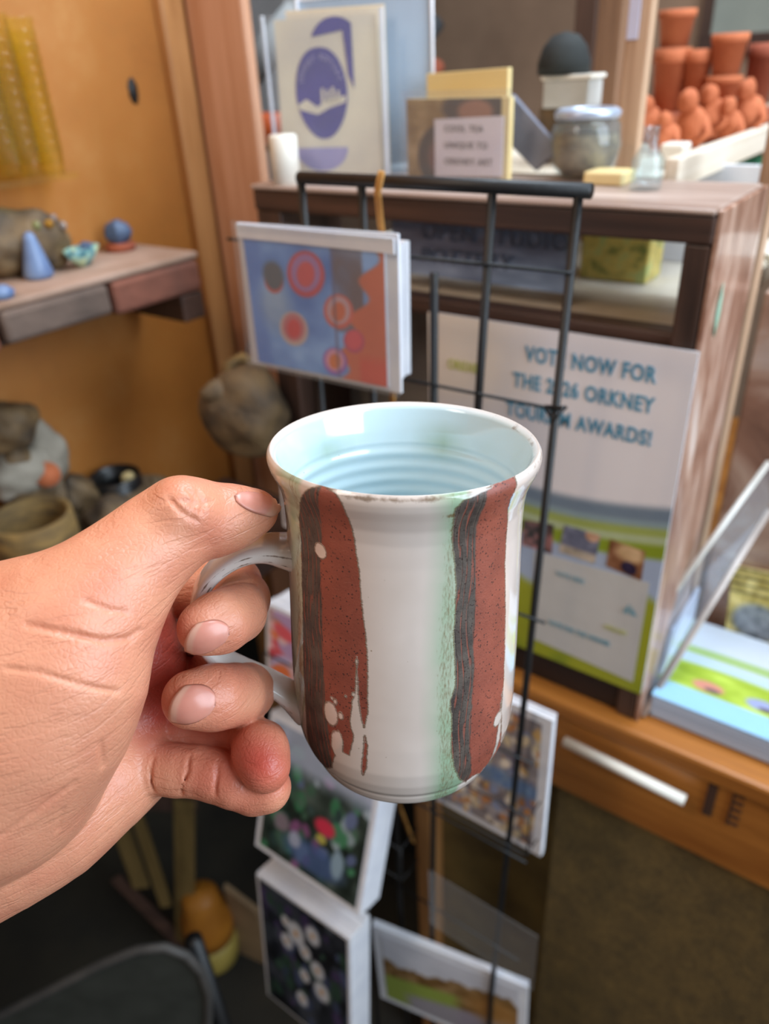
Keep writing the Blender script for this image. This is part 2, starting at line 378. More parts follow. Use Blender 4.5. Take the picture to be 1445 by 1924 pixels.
# dark pile and sea glass behind on shelf
p = onX(40, 470, -.77)
o = MB().blob((p[0], p[1], ZS + .028), (.028, .052, .034), .15, 4, 8).build('dark_rock', MT['dark_clay'], smooth=True); tag(o, 'dark heaped rock at the back of the brick shelf', 'rock')
q = base_on(40, 500, ZS)
o = MB().lathe([(0, 0), (.030, 0), (.038, .018), (.040, .026), (.037, .026), (.034, .016), (.026, .006), (0, .005)], q + A([-.012, -.01, 0]), seg=36).build('stone_bowl', plain('rough beige stone', (150, 132, 112), .85, (96, 80, 62), 22, .6, .004), smooth=True)
tag(o, 'rough beige stone bowl behind the blue cone', 'bowl')
for i, (x, y, c) in enumerate([(68, 424, (150, 150, 96)), (92, 420, (196, 140, 40)), (100, 410, (160, 140, 130)), (118, 424, (176, 160, 150))]):
    pp = onX(x, y, -.745)
    o = MB().blob(pp, (.0042, .0042, .0042), .1, 3, i, 14, 10).build('glass_bead', glassy('bead glass %d' % i, c, .1, 1.5, 1, .6), smooth=True)
    tag(o, ['olive bead leftmost', 'amber bead', 'brownish bead above the amber one', 'pale grey bead rightmost'][i] + ' in the heap behind the blue cone', 'bead', 'glass beads on the brick shelf')
# amber tumblers in stacks
def tumbler(c, n_rib, label, k):
    r0, r1, h = .0105, .0135, .030
    prof = [(0, 0), (r0, 0), (r1, h), (r1 + .0008, h + .001), (r1 - .0012, h + .001), (r0 - .001, .002), (0, .002)]
    o = MB().lathe(prof, c, seg=24).build('amber_tumbler', MT['amber'], smooth=True); tag(o, label, 'tumbler', 'nested amber glass tumblers')
cols = [(18, 'leftmost'), (56, 'middle'), (100, 'rightmost')]
for ci, (x, nm) in enumerate(cols):
    pb = onX(x, 330, -.775); 
    for k in range(11):
        c = A([pb[0] + .004, pb[1], pb[2] + .0105 * k])
        word = ['lowest', 'second from bottom', 'third from bottom', 'fourth from bottom', 'fifth from bottom', 'middle', 'fifth from top', 'fourth from top', 'third from top', 'second from top', 'topmost'][k]
        tumbler(c, 12, 'amber glass tumbler, %s in the %s stack by the chipboard wall' % (word, nm), k)
zl = onX(56, 330, -.775)[2]
g = MB().box((-.799, .28, zl - .006), (-.752, .50, zl)).build('glass_ledge', MT['amber'], bevel=.001)
tag(g, 'narrow amber glass ledge under the nested tumblers', 'ledge')

# ================================================================== LOWER LEFT SHELF WITH POTS
ZL = .985
o = MB().box((-.80, -.25, ZL - .03), (-.60, .66, ZL)).build('pottery_shelf', MT['dark_wood'], bevel=.003); tag(o, 'dark low shelf crowded with rough pottery under the chipboard', 'shelf')
def pot(name, x, y, X_, rpx, mat, label, cat, mouth=.92):
    p = onX(x, y, X_); r = rpx * proj_d(p) / FP; h = p[2] - ZL; p[2] = ZL + .0005
    prof = [(0, 0), (r * .55, 0), (r * .8, h * .25), (r * .98, h * .6), (r, h * .8), (r * .97, h), (r * mouth, h), (r * (mouth - .03), h * .8), (r * .7, h * .5), (r * .4, h * .4), (0, h * .38)]
    o = MB().lathe(prof, p, seg=44).build(name, mat, smooth=True); tag(o, label, cat); return o, p, r, h
def proj_d(P): return -((np.asarray(P) - CAM) @ RM)[2]
_, p1, r1, h1 = pot('clay_bowl', 55, 968, -.70, 78, MT['ochre_clay'], 'large ochre clay bowl with dark inside, lower left behind the hand', 'bowl', .86)
_, p2, r2, h2 = pot('black_bowl', 215, 893, -.755, 48, MT['black_clay'], 'black round bowl holding a yellow ball', 'bowl', .9)
o = MB().lathe([(r2 * 1.002, h2 * .2), (r2 * 1.06, h2 * .6), (r2 * 1.07, h2 * .84), (r2 * 1.01, h2 * .86), (r2 * 1.0, h2 * .6)], p2, seg=40, closed_profile=True).build('clay_band', MT['dark_clay'], smooth=True); tag(o, 'rough clay band wrapped around the black bowl', 'band')
p = onX(240, 893, -.752)
o = MB().blob(p + A([0, 0, -.004]), (.0085, .0085, .0085), .05, 3, 1).build('yellow_ball', MT['cream_yellow'], smooth=True); tag(o, 'small yellow ball in the black bowl', 'ball')
for x, y, X_, rr, c, lb in [(45, 890, -.768, (.026, .036, .030), 'grey_rock', 'pale rounded stone at the left edge above the ochre bowl'), (88, 850, -.772, (.020, .024, .036), 'grey_rock', 'grey angular stone leaning by the chipboard, left of the black bowl'), (12, 800, -.768, (.024, .034, .026), 'dark_clay', 'brown stone topmost of the pile at the left edge'), (340, 945, -.755, (.036, .034, .020), 'dark_clay', 'dark lump between black bowl and thumb knuckle'), (280, 925, -.765, (.024, .024, .022), 'dark_clay', 'dark grey lump touching the black bowl on its right'), (150, 935, -.765, (.02, .024, .03), 'dark_clay', 'small dark lump between ochre bowl and black bowl'), (215, 985, -.70, (.036, .036, .03), 'dark_clay', 'dark lump in front of the black bowl above the thumb')]:
    p = onX(x, y, X_)
    o = MB().blob(p, rr, .16, 3.2, int(abs(x)) + 3).build('rough_stone', MT[c], smooth=True); tag(o, lb, 'stone')
    if p[2] - rr[2] > ZL + .004:
        q = MB().blob((p[0] + .002, p[1], (ZL + p[2] - rr[2] * .85) / 2), (rr[0] * .95, rr[1] * .9, (p[2] - rr[2] * .85 - ZL) / 2), .05, 2, int(abs(y))).build('stone_support', MT['dark_clay'], smooth=True); tag(q, 'dark lump supporting the ' + lb, 'lump')
p = onX(88, 893, -.745)
o = MB().lathe([(0, 0), (.012, 0), (.014, .006), (0, .008)], p, (.8, -.3, .5), seg=18).build('terracotta_disc', MT['terracotta'], smooth=True); tag(o, 'small terracotta disc resting by the grey stone', 'disc')

# hanging rough jug
c = dep(462, 770, .80)
th_ = thing('rough_jug', 'rough smoky clay jug with pointed spout hanging below the heart cards', 'jug', c - A([0, 0, .05]))
MB().blob(c, (.046, .044, .048), .10, 3, 21, 40, 28).build('jug_body', MT['dark_clay'], th_, True)
a = dep(425, 740, .78); b = dep(378, 742, .76)
MB().tube([a, (a + b) / 2 + A([0, 0, .003]), b], [.018, .012, .004], 16).build('spout', MT['dark_clay'], th_, True)
a = dep(450, 690, .79)
MB().tube([dep(425, 720, .79), dep(432, 685, .79), dep(455, 672, .79), dep(490, 690, .79), dep(500, 720, .8)], .006, 10).build('handle', MT['ochre_clay'], th_, True)
MB().tube([dep(460, 673, .79), dep(470, 640, .80), A([-.5455, .56, dep(470, 640, .80)[2] + .02])], .0014, 8).build('hanging_wire', MT['black_wire'], th_, True)

# ================================================================== COUNTER
ZC = .962; YF = .525
cn = thing('shop_counter', 'varnished orange pine counter with olive hessian front', 'counter', (.0, .7, 0))
MB().box((-.40, YF, ZC - .022), (.9, 1.3, ZC)).build('worktop', MT['pine'], cn, bevel=.004)
MB().box((-.40, YF + .006, ZC - .125), (.9, YF + .03, ZC - .0225)).build('fascia', MT['pine'], cn, bevel=.002)
for i, x in enumerate((1335, 1378)):
    a = onY(x, 1500, YF + .005); 
    if i == 0: MB().box((a[0] - .004, YF + .004, a[2] - .022), (a[0] + .004, YF + .007, a[2] + .018)).build('dark_slot', MT['dark_wood_v'], cn)
    else:
        m_ = MB().box((a[0] - .0008, YF + .004, a[2] - .034), (a[0] + .0008, YF + .007, a[2] + .014))
        for k in range(5): m_.box((a[0], YF + .004, a[2] - .032 + k * .009), (a[0] + .009, YF + .0068, a[2] - .0295 + k * .009))
        m_.build('dovetail_mark', MT['dark_wood_v'], cn)
t = NT('olive hessian'); v = t.coord(); f = t.noise(v, 26, 6, .7); g = t.noise(v, 260, 2)
t.base(t.mix(.35, t.ramp(f, [(.3, rgba((70, 58, 36))), (.55, rgba((112, 90, 50))), (.75, rgba((140, 112, 60)))]), t.ramp(g, [(.3, rgba((60, 50, 32))), (.7, rgba((140, 116, 66)))])))
t.set(Roughness=.9); t.bump(g, .5, .002)
MB().box((-.20, YF + .02, 0), (.9, YF + .05, ZC - .118)).build('hessian_panel', t.m, cn)
MB().box((-.375, YF + .06, 0), (-.20, YF + .09, ZC - .118)).build('side_panel', plain('dim olive board', (134, 112, 62), .8, (96, 78, 44), 12, .3), cn)
MB().box((-.40, YF + .03, 0), (-.375, YF + .08, ZC - .118)).build('leg', MT['pine_v'], cn, bevel=.002)
# white rod on the fascia
a = onY(1060, 1392, YF - .008); b = onY(1287, 1504, YF - .008)
o = MB().tube([a, b], .0052, 16).build('white_rod', MT['white_gloss'], smooth=True); tag(o, 'white plastic rod fixed across the front edge of the pine counter', 'rod')

# ================================================================== DISPLAY BOX ON COUNTER
BL, BR, BT, BY = -.545, -.133, 1.412, .550
box = thing('display_box', 'dark timber display box standing on the pine counter', 'display box', ((BL + BR) / 2, .68, ZC))
MB().box((BL, BY - .015, BT - .004), (BR, .66, BT)).build('top_board', MT['box_top'], box, bevel=.002)
MB().box((BL, BY - .012, BT - .0225), (BR, BY + .012, BT - .0041)).build('top_rail', MT['dark_wood'], box, bevel=.002)
zr = onY(1290, 640, BY)[2]
MB().box((BL + .03, BY - .006, zr - .008), (BR - .016, BY + .015, zr + .0055)).build('middle_rail', MT['dark_wood'], box, bevel=.002)
MB().box((BR - .018, BY - .010, ZC), (BR - .0005, BY + .012, BT - .0226)).build('stile', MT['dark_wood_v'], box, bevel=.002)
MB().box((BL, BY - .010, ZC), (BL + .03, BY + .012, BT - .0226)).build('stile', MT['dark_wood_v'], box, bevel=.002)
MB().box((BL + .03, BY - .006, ZC), (BR - .018, BY + .02, ZC + .032)).build('plinth', plain('black brown plinth', (44, 30, 26), .5, (28, 18, 16), 12), box, bevel=.002)
MB().box((BL + .01, BY + .012, zr - .004), (BR - .004, .655, zr + .002)).build('inner_shelf', plain('pale dusty shelf', (206, 196, 180), .5, (178, 160, 132), 10), box)
MB().box((BL + .002, .650, ZC), (BR - .002, .656, zr - .0045)).build('back_panel', plain('pale back panel', (132, 124, 116), .6, (90, 80, 70), 8), box)
MB().box((BL, BY + .012, ZC), (BL + .008, .655, BT - .005)).build('side_board', MT['dark_wood_v'], box)
# right side, its streaks a glass reflection put into the colour
t = NT('streaky side reflection'); v = t.coord((1, 4.2, 1.0), (math.radians(-32), 0, 0)); f = t.noise(v, 9, 6, .62, .8); g = t.noise(t.coord((1, 1, 1)), 9, 3)
c1 = t.ramp(f, [(.30, rgba((96, 62, 48))), (.46, rgba((150, 108, 88))), (.58, rgba((196, 162, 142))), (.70, rgba((226, 210, 200)))])
t.base(t.mix(t.ramp(g, [(.4, (0, 0, 0)), (.7, (.6, .6, .6))]), c1, rgba((150, 112, 92)))); t.set(Roughness=.35, Coat_Weight=.3); t.bump(f, .4, .003); streak = t.m
MB().box((BR, BY - .010, ZC), (BR + .004, .66, BT - .001)).build('right_side', t.m, box, bevel=.001)
c = onX(1350, 585, BR + .005)
MB().blob(c, (.0012, .004, .0175), .18, 4, 4, 18, 14).build('green_wax_smear', plain('pale green wax', (176, 204, 180), .4, (140, 176, 150), 30), box, True)
# items seen inside the box's upper opening
sg = thing('slate_sign', 'dim slate blue sign leaning inside the box behind the wires', 'sign', onY(900, 540, .585))
q = [onY(735, 405, .59), onY(1068, 428, .59), onY(1060, 552, .578), onY(745, 510, .578)]
def fslate(u, v): return over(A((112, 132, 160)) + fnoise(u, v, 5, 2)[..., None] * 60, rect(u, v, .02, .0, .5, 1) * .25, (84, 102, 130))
MB().slab(q, (0, .004, 0)).build('board', plain('slate board', (66, 80, 100), .5, (48, 58, 76), 10), sg)
picture('face', q, fslate, sg, 40)
for k, s_ in enumerate(['OPEN STUDIO', 'POTTERY']):
    text('lettering', s_, .020, MT['slate_ink'], sg, onY(790, 448 + 46 * k, .5835 - .003 * k), q[1] - q[0], A([0, 0, 1]), spacing=1.1)
bz = zr - .004
o = MB().box((-.60, .662, bz - .02), (-.15, .95, bz)).build('back_bench', plain('pale dusty bench', (216, 208, 194), .5, (190, 176, 150), 10), bevel=.002); tag(o, 'pale dusty bench seen through the open box', 'bench')
p = onY(1150, 522, .70)
tn = thing('tea_tin', 'yellow-green patterned tin box on the inner shelf', 'tin', p)
t = NT('patterned tin'); f = t.noise(t.coord(), 60, 3); t.base(t.ramp(f, [(.35, rgba((122, 128, 60))), (.5, rgba((206, 180, 92))), (.62, rgba((176, 184, 110)))])); t.set(Roughness=.35)
a = onY(1088, 515, .70); b = onY(1214, 525, .70); zq = bz + .0005
MB().box((a[0], .70, zq), (b[0], .74, zq + .062)).build('tin_body', t.m, tn, bevel=.002)
MB().box((a[0] - .001, .699, zq + .0621), (b[0] + .001, .741, zq + .066)).build('lid', MT['cream_yellow'], tn, bevel=.001)
a = onY(1225, 500, .80)
o = MB().box((a[0] - .003, .80, bz + .0005), (-.16, .806, bz + .09)).build('backing_card', MT['paper'], bevel=.0005); tag(o, 'white card standing on the pale bench behind the box opening', 'card')

# poster on box front
YP = BY - .014
q = [onY(820, 588, YP), onY(1312, 668, YP), onY(1204, 1304, YP), onY(985, 1214, YP)]
x0, x1 = q[0][0], q[1][0]; z1 = q[0][2]; z0 = q[2][2]
x0 = -.352
Q = [A([x0, YP, z1]), A([x1, YP, z1]), A([x1, YP, z0]), A([x0, YP, z0])]
po = thing('awards_poster', 'white poster with blue VOTE NOW lettering on the box front', 'poster', A([(x0 + x1) / 2, YP, z0]))
MB().slab([p_ - A([0, -.0006, 0]) for p_ in Q], (0, .0016, 0)).build('sheet', MT['paper'], po)
PW, PH = x1 - x0, z1 - z0
def pu(x, y): p_ = onY(x, y, YP); return (p_[0] - x0) / PW, (z1 - p_[2]) / PH
def fposter(u, v):
    im = np.ones(u.shape + (3,)) * A((246, 240, 242)); im = over(im, ell(u, v, .08, .08, .3, .2, .9) * .6, (226, 208, 180))
    w_ = v - .05 * np.sin(u * 3)
    im = over(im, rect(u, w_, -1, .385, 2, .44, .02), (124, 140, 156)); im = over(im, rect(u, w_, -1, .425, 2, .452, .012), (150, 170, 176))
    im = over(im, rect(u, w_, -1, .445, 2, .475, .014), (168, 180, 90)); im = over(im, rect(u, w_, -1, .47, 2, .495, .012), (190, 202, 160))
    im = over(im, rect(u, w_, -1, .492, 2, .545, .014), (146, 164, 36)); im = over(im, rect(u, w_, -1, .535, 2, 2, .012), (176, 190, 214))
    im = over(im, rect(u, v + .05 * np.sin(u * 9), -1, .70, 2, 2, .03), (164, 168, 36)); im = over(im, fnoise(u, v, 5, 4) * (v > .9), (92, 120, 30))
    return im
picture('print', Q, fposter, po, 160, lift=.0006)
def sub(name, pts, fn, n=50, lift=.0012): return picture(name, [onY(*p_, YP) for p_ in pts], fn, po, n, lift=lift)
def ph1(u, v): return A((120, 84, 80)) + fnoise(u, v, 3, 9)[..., None] * A((150, 90, 90))
def ph2(u, v): return over(over(np.ones(u.shape + (3,)) * A((120, 122, 142)), rect(u, v, -1, .7, 2, 2, .1), (196, 180, 160)), ell(u, v, .8, .1, .2, .2), (206, 160, 130)) + fnoise(u, v, 4, 5)[..., None] * 50
def ph3(u, v): return over(over(np.ones(u.shape + (3,)) * A((140, 92, 60)), ell(u, v, .6, .25, .4, .3, .6), (214, 176, 130)), ell(u, v, .62, .75, .22, .22), (44, 30, 60)) + fnoise(u, v, 4, 7)[..., None] * 40
sub('photo_print', [(985, 975), (1042, 985), (1038, 1040), (982, 1022)], ph1)
sub('photo_print', [(1062, 985), (1130, 1005), (1118, 1058), (1052, 1035)], ph2)
sub('photo_print', [(1148, 1012), (1214, 1035), (1206, 1090), (1140, 1062)], ph3)
sub('white_panel', [(1006, 1034), (1222, 1094), (1190, 1280), (998, 1196)], lambda u, v: np.ones(u.shape + (3,)) * A((206, 204, 200)) + fnoise(u, v, 3, 3)[..., None] * 8, 30)
ex = A([1., 0, 0]); ez = A([0, 0, 1.])
TY = YP - .0013
def ptext(s_, x, y, size, mat, sp=1.0, b=0, lift=.0, sxx=.74):
    p_ = onY(x, y, YP); p_[1] = TY - lift; return text('lettering', s_, size, mat, po, p_, ex, ez, spacing=sp, bold=b, sx=sxx)
ptext('VOTE NOW FOR', 988, 676, .0172, MT['teal_ink'], 1.10, .0005)
ptext('THE 2026 ORKNEY', 965, 724, .0172, MT['teal_ink'], 1.10, .0005)
ptext('TOURISM AWARDS!', 952, 777, .0172, MT['teal_ink'], 1.10, .0005)
ptext('ORKNEY', 843, 690, .0115, MT['lime_ink'], 1.1, .0003)
ptext('VOTE HERE', 1046, 1078, .0068, MT['pale_teal_ink'], 1.05, 0, .0008)
ptext('VOTE FOR THE WINNER', 1032, 1170, .0070, MT['pale_teal_ink'], 1.05, .0002, .0008)
ptext('ORKNEY', 1136, 1178, .0070, MT['lime_ink'], 1.05, 0, .0008)
p_ = onY(1180, 1150, YP); p_[1] = TY - .0012
MB().add([p_ + A([-.004, 0, 0]), p_ + A([.001, 0, 0]), p_ + A([.001, 0, .011]), p_ + A([.0025, 0, .009]), p_ + A([.0025, 0, 0]), p_ + A([.009, 0, 0])], [(0, 1, 2), (3, 4, 5)]).build('sail_logo', MT['pale_teal_ink'], po)

# ================================================================== LEAFLETS ON COUNTER RIGHT
X0 = -.124
st = thing('leaflet_stack', 'thick stack of pale blue landscape leaflets in the acrylic holder', 'leaflets', (-.02, .62, ZC))
MB().box((X0, .553, ZC + .001), (.11, .684, ZC + .0265)).build('page_edges', plain('pale blue page edges', (190, 208, 230), .6, (150, 172, 200), 3, .3, .001, stretch=(2, 2, 260)), st, bevel=.002)
def fleaf(u, v):
    im = np.ones(u.shape + (3,)) * A((204, 214, 226)); im = over(im, rect(u, v + .02 * np.sin(5 * u), -1, .33, 2, .42, .03), (160, 190, 120)); im = over(im, rect(u, v, -1, .42, 2, .56, .03), (186, 208, 230))
    im = over(im, rect(u, v + .02 * np.sin(7 * u), -1, .53, 2, .83, .04), (160, 186, 60)); 
    im = im + (fnoise(u, v, 9, 2) * (v > .55) * (v < .8))[..., None] * 50
    for k_, c_ in enumerate([(206, 140, 122), (150, 160, 200), (186, 130, 140), (160, 150, 120)]): im = over(im, ell(u, v, .17 + .20 * k_, .715 - .01 * k_, .06, .055, .3), c_); im = over(im, ell(u, v, .19 + .20 * k_, .74, .03, .02, .4), (90, 80, 90))
    return over(im, rect(u, v, -1, .80, 2, 2, .03), (150, 200, 232))
picture('cover_print', [A([X0, .684, ZC + .0267]), A([.11, .684, ZC + .0267]), A([.11, .553, ZC + .0267]), A([X0, .553, ZC + .0267])], fleaf, st, 120)
hd = thing('acrylic_holder', 'clear acrylic holder with slanted front edges beside the poster', 'leaflet holder', (X0 - .004, .66, ZC))
a0 = onZ(1207, 1343, ZC + .0035); a1 = onY(1445, 958, .685); a1 = a0 + (a1 - a0) * 1.0
b0 = onY(1228, 1165, .585); b1 = onY(1445, 868, .685); b1 = b0 + (b1 - b0) * 1.0
MB().slab([b0, b1, a1, a0], (.0015, 0, 0)).build('side_wall', MT['clear'], hd)
MB().tube([a0, a1], .0034, 8).build('edge_strip', MT['acryl_edge'], hd, True)
MB().tube([b0, b1], .0028, 8).build('edge_strip', plain('bright acrylic edge', (224, 222, 216), .25, (206, 200, 190), 20, .05), hd, True)
# yellow tartan leaflet behind and a sheet added for the reflection in the holder
yl = thing('shell_leaflet', 'yellow and black leaflet with a shell photo behind the blue stack', 'leaflet', (-.05, .69, ZC))
q = [onY(1378, 1062, .699), onY(1490, 1085, .699), onY(1480, 1225, .690), onY(1362, 1190, .690)]
MB().slab(q, (0, .0022, 0)).build('card', MT['cream_yellow'], yl)
picture('shell_print', q, lambda u, v: over(over(A((214, 190, 110)) + fnoise(u, v, 8, 3)[..., None] * 60, ((np.sin(v * 60) > .3) & (v < .4)) * .6, (96, 84, 40)), ell(u, v, .5, .72, .42, .26, .3), (130, 134, 140)) + fnoise(u, v, 9, 5)[..., None] * 50, yl)
q = [onY(1245, 1135, .62), onY(1318, 1120, .70), onY(1290, 1290, .62), onY(1222, 1290, .56)]
o = picture('leaflet_reflection', [A([X0 - .004, .60, ZC + .07]), A([X0 - .004, .68, ZC + .07]), A([X0 - .004, .68, ZC + .006]), A([X0 - .004, .57, ZC + .002])], lambda u, v: over(over(np.ones(u.shape + (3,)) * A((214, 216, 228)), rect(u, v, -1, .6, 2, .68, .03), (186, 196, 130)), rect(u, v, -1, .68, 2, .85, .03), (198, 210, 226)), None, 40, th=.003)
tag(o, 'pale leaflet reflection in the clear holder wall, made as a printed sheet', 'leaflet')

# ================================================================== WIRE RACK AND CARDS
RY = .42
rk = thing('wire_card_rack', 'black wire postcard rack standing in front of the display box', 'rack', (-.27, RY, 0))
def wire(name, pts, r=.0017): return MB().tube(pts, r, 8).build(name, MT['black_wire'], rk, True)
zt = 1.437
MB().tube([A([-.379, RY, zt]), A([-.170, RY, zt])], .0042, 12).build('top_bar', MT['black_wire'], rk, True)
for xa, xb, ztop, zb in [(-.378, -.380, zt, .02), (-.326, -.328, zt, .02), (-.271, -.285, 1.384, .02), (-.230, -.244, zt, 1.16), (-.177, -.207, zt, .02)]:
    wire('upright', [A([xa, RY, ztop]), A([(xa + xb) / 2 + .001, RY, (ztop + max(zb, .6)) / 2]), A([xb, RY, max(zb, .6)]), A([xb, RY, zb])] if zb < .5 else [A([xa, RY, ztop]), A([xb, RY, zb])], .0029)
for z_ in (1.392, 1.308, 1.14, .99, .86, .70):
    wire('cross_wire', [A([-.455 if z_ > 1.35 else -.38, RY - .003, z_]), A([-.176, RY - .003, z_ + .002])], .0012)
MB().box((-.40, RY - .12, 0), (-.16, RY + .09, .02)).build('foot_plate', MT['black_wire'], rk)
def pocket(x0, x1, z0, d=.035, r=.001):
    y1 = RY - .004; y0 = y1 - d
    m_ = MB(); m_.tube([A([x0, y1, z0 + .05]), A([x0, y0, z0 + .05]), A([x1, y0, z0 + .05]), A([x1, y1, z0 + .05])], r, 6)
    m_.tube([A([x0, y1, z0]), A([x0, y0, z0]), A([x1, y0, z0]), A([x1, y1, z0])], r, 6)
    for x_ in (x0, x1): m_.tube([A([x_, y0, z0]), A([x_, y0, z0 + .05])], r, 6)
    return m_.build('card_pocket', MT['black_wire'], rk, True)
p = onY(1040, 790, RY - .02)
MB().tube([onY(1025, 765, RY - .01), onY(1040, 790, RY - .02), onY(1062, 766, RY - .01), onY(1025, 765, RY - .01)], .0016, 6).build('hook', MT['black_wire'], rk, True)

def hearts(u, v):
    im = np.ones(u.shape + (3,)) * A((112, 166, 234)); im = im + fnoise(u, v, 4, 3)[..., None] * A((70, 60, 40))
    im = over(im, rect(u, v, -1, -1, .12, 2, .05) * .5, (84, 136, 220)); im = over(im, ell(u, v, .2, .5, .12, .2, .9) * .7, (170, 196, 222))
    im = over(im, rect(u, v, .66, -1, .86, .62, .02) * (fnoise(u, v, 5, 8) * .5 + .8), (104, 92, 104))
    im = over(im, np.clip((u - (.93 - .28 * v + .05 * np.sin(v * 22))) / .03, 0, 1), (212, 106, 74)); im = over(im, np.clip((u - .8) / .03, 0, 1) * np.clip((v - .75) / .1, 0, 1) * .8, (220, 76, 60))
    def heart(im, cx, cy, s, c1, c2, c3=None):
        im = over(im, ell(u, v, cx, cy, s * 1.05, s * 1.35, .12, .25), c1); im = over(im, ell(u, v, cx, cy - .01, s * .82, s * 1.1, .12, .25), c2)
        if c3: im = over(im, ell(u, v, cx, cy, s * .5, s * .75, .2, .25), c3)
        return im
    im = heart(im, .21, .30, .07, (200, 90, 90), (74, 88, 112)); im = over(im, ell(u, v, .21, .25, .08, .1, .4), (80, 96, 112))
    im = heart(im, .46, .22, .13, (214, 70, 84), (176, 130, 190), (220, 82, 90))
    im = heart(im, .33, .66, .105, (216, 190, 180), (206, 120, 130), (226, 60, 70))
    im = heart(im, .68, .47, .10, (220, 100, 90), (206, 170, 180), (220, 110, 70))
    im = heart(im, .78, .68, .07, (190, 70, 110), (226, 80, 100))
    im = heart(im, .63, .87, .085, (150, 96, 190), (226, 160, 190), (224, 120, 60))
    return over(im, rect(u, v, .645, -1, .665, 2, .012) * .55, (90, 84, 120))
def pack(name, label, cat, tl, tr, bl, th, fn, border=.0, group=None, tilt=0.):
    """pack of cards: front quad from three px-derived world corners, thickness backwards; printed face and white surround"""
    tl, tr, bl = map(A, (tl, tr, bl)); br = tr + bl - tl
    nn = nrm(np.cross(tr - tl, bl - tl)); 
    if nn.dot(CAM - tl) < 0: nn = -nn
    r = thing(name, label, cat, (bl + br) / 2 - nn * th / 2, group)
    m_ = MB(); n_ = max(4, int(th / .0022)); g_ = th / n_; rr_ = np.random.RandomState(int(abs(tl[0]) * 9999))
    for k in range(n_):
        j = (tr - tl) * (rr_.rand() - .5) * .006 + (tl - bl) * (rr_.rand() - .5) * .012 * (k > 0)
        q_ = [tl + j, tr + j, br + j, bl + j]; m_.slab([x - nn * (k * g_ + g_ * .9) for x in q_], nn * g_ * .86)
    m_.build('card_stack', MT['paper'], r)
    a = border; U = tr - tl; V_ = bl - tl
    bu = a / np.linalg.norm(U); bv = a / np.linalg.norm(V_)
    q_ = [tl + U * bu + V_ * bv, tr - U * bu + V_ * bv, br - U * bu - V_ * bv, bl + U * bu - V_ * bv]
    picture('front_print', q_, fn, r, 130)
    return r, (tl, tr, br, bl, nn)
# heart cards (clear packet, white header strip)
tl = onY(478, 440, .385); tr = onY(752, 462, .385); bl = onY(470, 668, .385); 
tl = A([tl[0], .385, tl[2]]); tr = A([tr[0] + .004, .385, tl[2]]); zb_ = onY(480, 672, .385)[2]
r, (tl_, tr_, br_, bl_, nn) = pack('heart_card_pack', 'packet of blue cards painted with red hearts hung on the rack top', 'card pack', A([-.402, .383, 1.402]), A([-.283, .383, 1.404]), A([-.406, .386, 1.313]), .028, hearts)
MB().slab([tl_ + A([-.006, .001, .010]), tr_ + A([.010, .001, .010]), br_ + A([.010, .001, -.003]), bl_ + A([-.009, .001, -.003])], (0, .002, 0)).build('white_envelope', MT['paper'], r)
MB().slab([tl_ + A([-.007, -.003, .012]), tr_ + A([.011, -.003, .012]), br_ + A([.011, -.003, -.004]), bl_ + A([-.010, -.003, -.004])], (0, .0006, 0)).build('clear_packet', MT['sleeve'], r)
MB().box((tl_[0] - .004, tl_[1] - .0022, tl_[2] + .001), (tr_[0] + .009, tl_[1] - .0008, tl_[2] + .010)).build('header_strip', MT['paper'], r)


def flowers(seed, base, cols, n=60, r=.06, greens=True):
    rr_ = np.random.RandomState(seed); L = [(rr_.rand(), rr_.rand(), r * (.5 + rr_.rand()), cols[rr_.randint(len(cols))], rr_.rand() * 3) for _ in range(n)]
    def f(u, v):
        im = np.ones(u.shape + (3,)) * A(base) + fnoise(u, v, 6, seed)[..., None] * 70
        for x, y, q_, c_, ro in L: im = over(im, ell(u, v, x, y, q_, q_ * .7, .4, ro), A(c_) + rr_.rand() * 20)
        return im
    return f
bouq0 = flowers(3, (40, 52, 44), [(60, 90, 70), (50, 110, 72), (84, 96, 130), (120, 70, 110), (38, 60, 56), (140, 156, 160)], 90, .055)
def bouquet(u, v):
    im = over(bouq0(u, v), np.clip((.34 - v) / .12, 0, 1) * .85, (178, 186, 208)); v = (v - .30) / .70; im = over(im, ell(u, v, .62, .38, .10, .09, .4), (206, 50, 76)); im = over(im, ell(u, v, .6, .52, .05, .05), (180, 170, 80))
    im = over(im, ell(u, v, .2, .6, .08, .1, .4), (130, 116, 124)); im = over(im, ell(u, v, .55, .78, .3, .16, .5) * .8, (70, 92, 140)); im = over(im, ell(u, v, .35, .7, .06, .09, .4), (160, 166, 186)); return over(im, ell(u, v, .78, .68, .06, .16, .4), (140, 164, 180))
dais0 = flowers(8, (30, 34, 44), [(44, 50, 60), (60, 46, 84), (36, 62, 48), (50, 60, 90)], 80, .06)
def daisies(u, v):
    im = dais0(u, v)
    for x, y, s_ in [(.62, .16, .08), (.30, .36, .07), (.42, .24, .10), (.52, .34, .07), (.66, .42, .08), (.70, .58, .09), (.50, .55, .06), (.3, .2, .05), (.45, .78, .07)]:
        im = over(im, ell(u, v, x, y, s_, s_ * .9, .4), (206, 208, 214)); im = over(im, ell(u, v, x, y, s_ * .25, s_ * .25, .5), (206, 150, 80))
    return im
red0 = flowers(5, (206, 170, 176), [(206, 80, 90), (226, 190, 190), (180, 170, 210), (224, 120, 70), (170, 140, 180)], 60, .09)
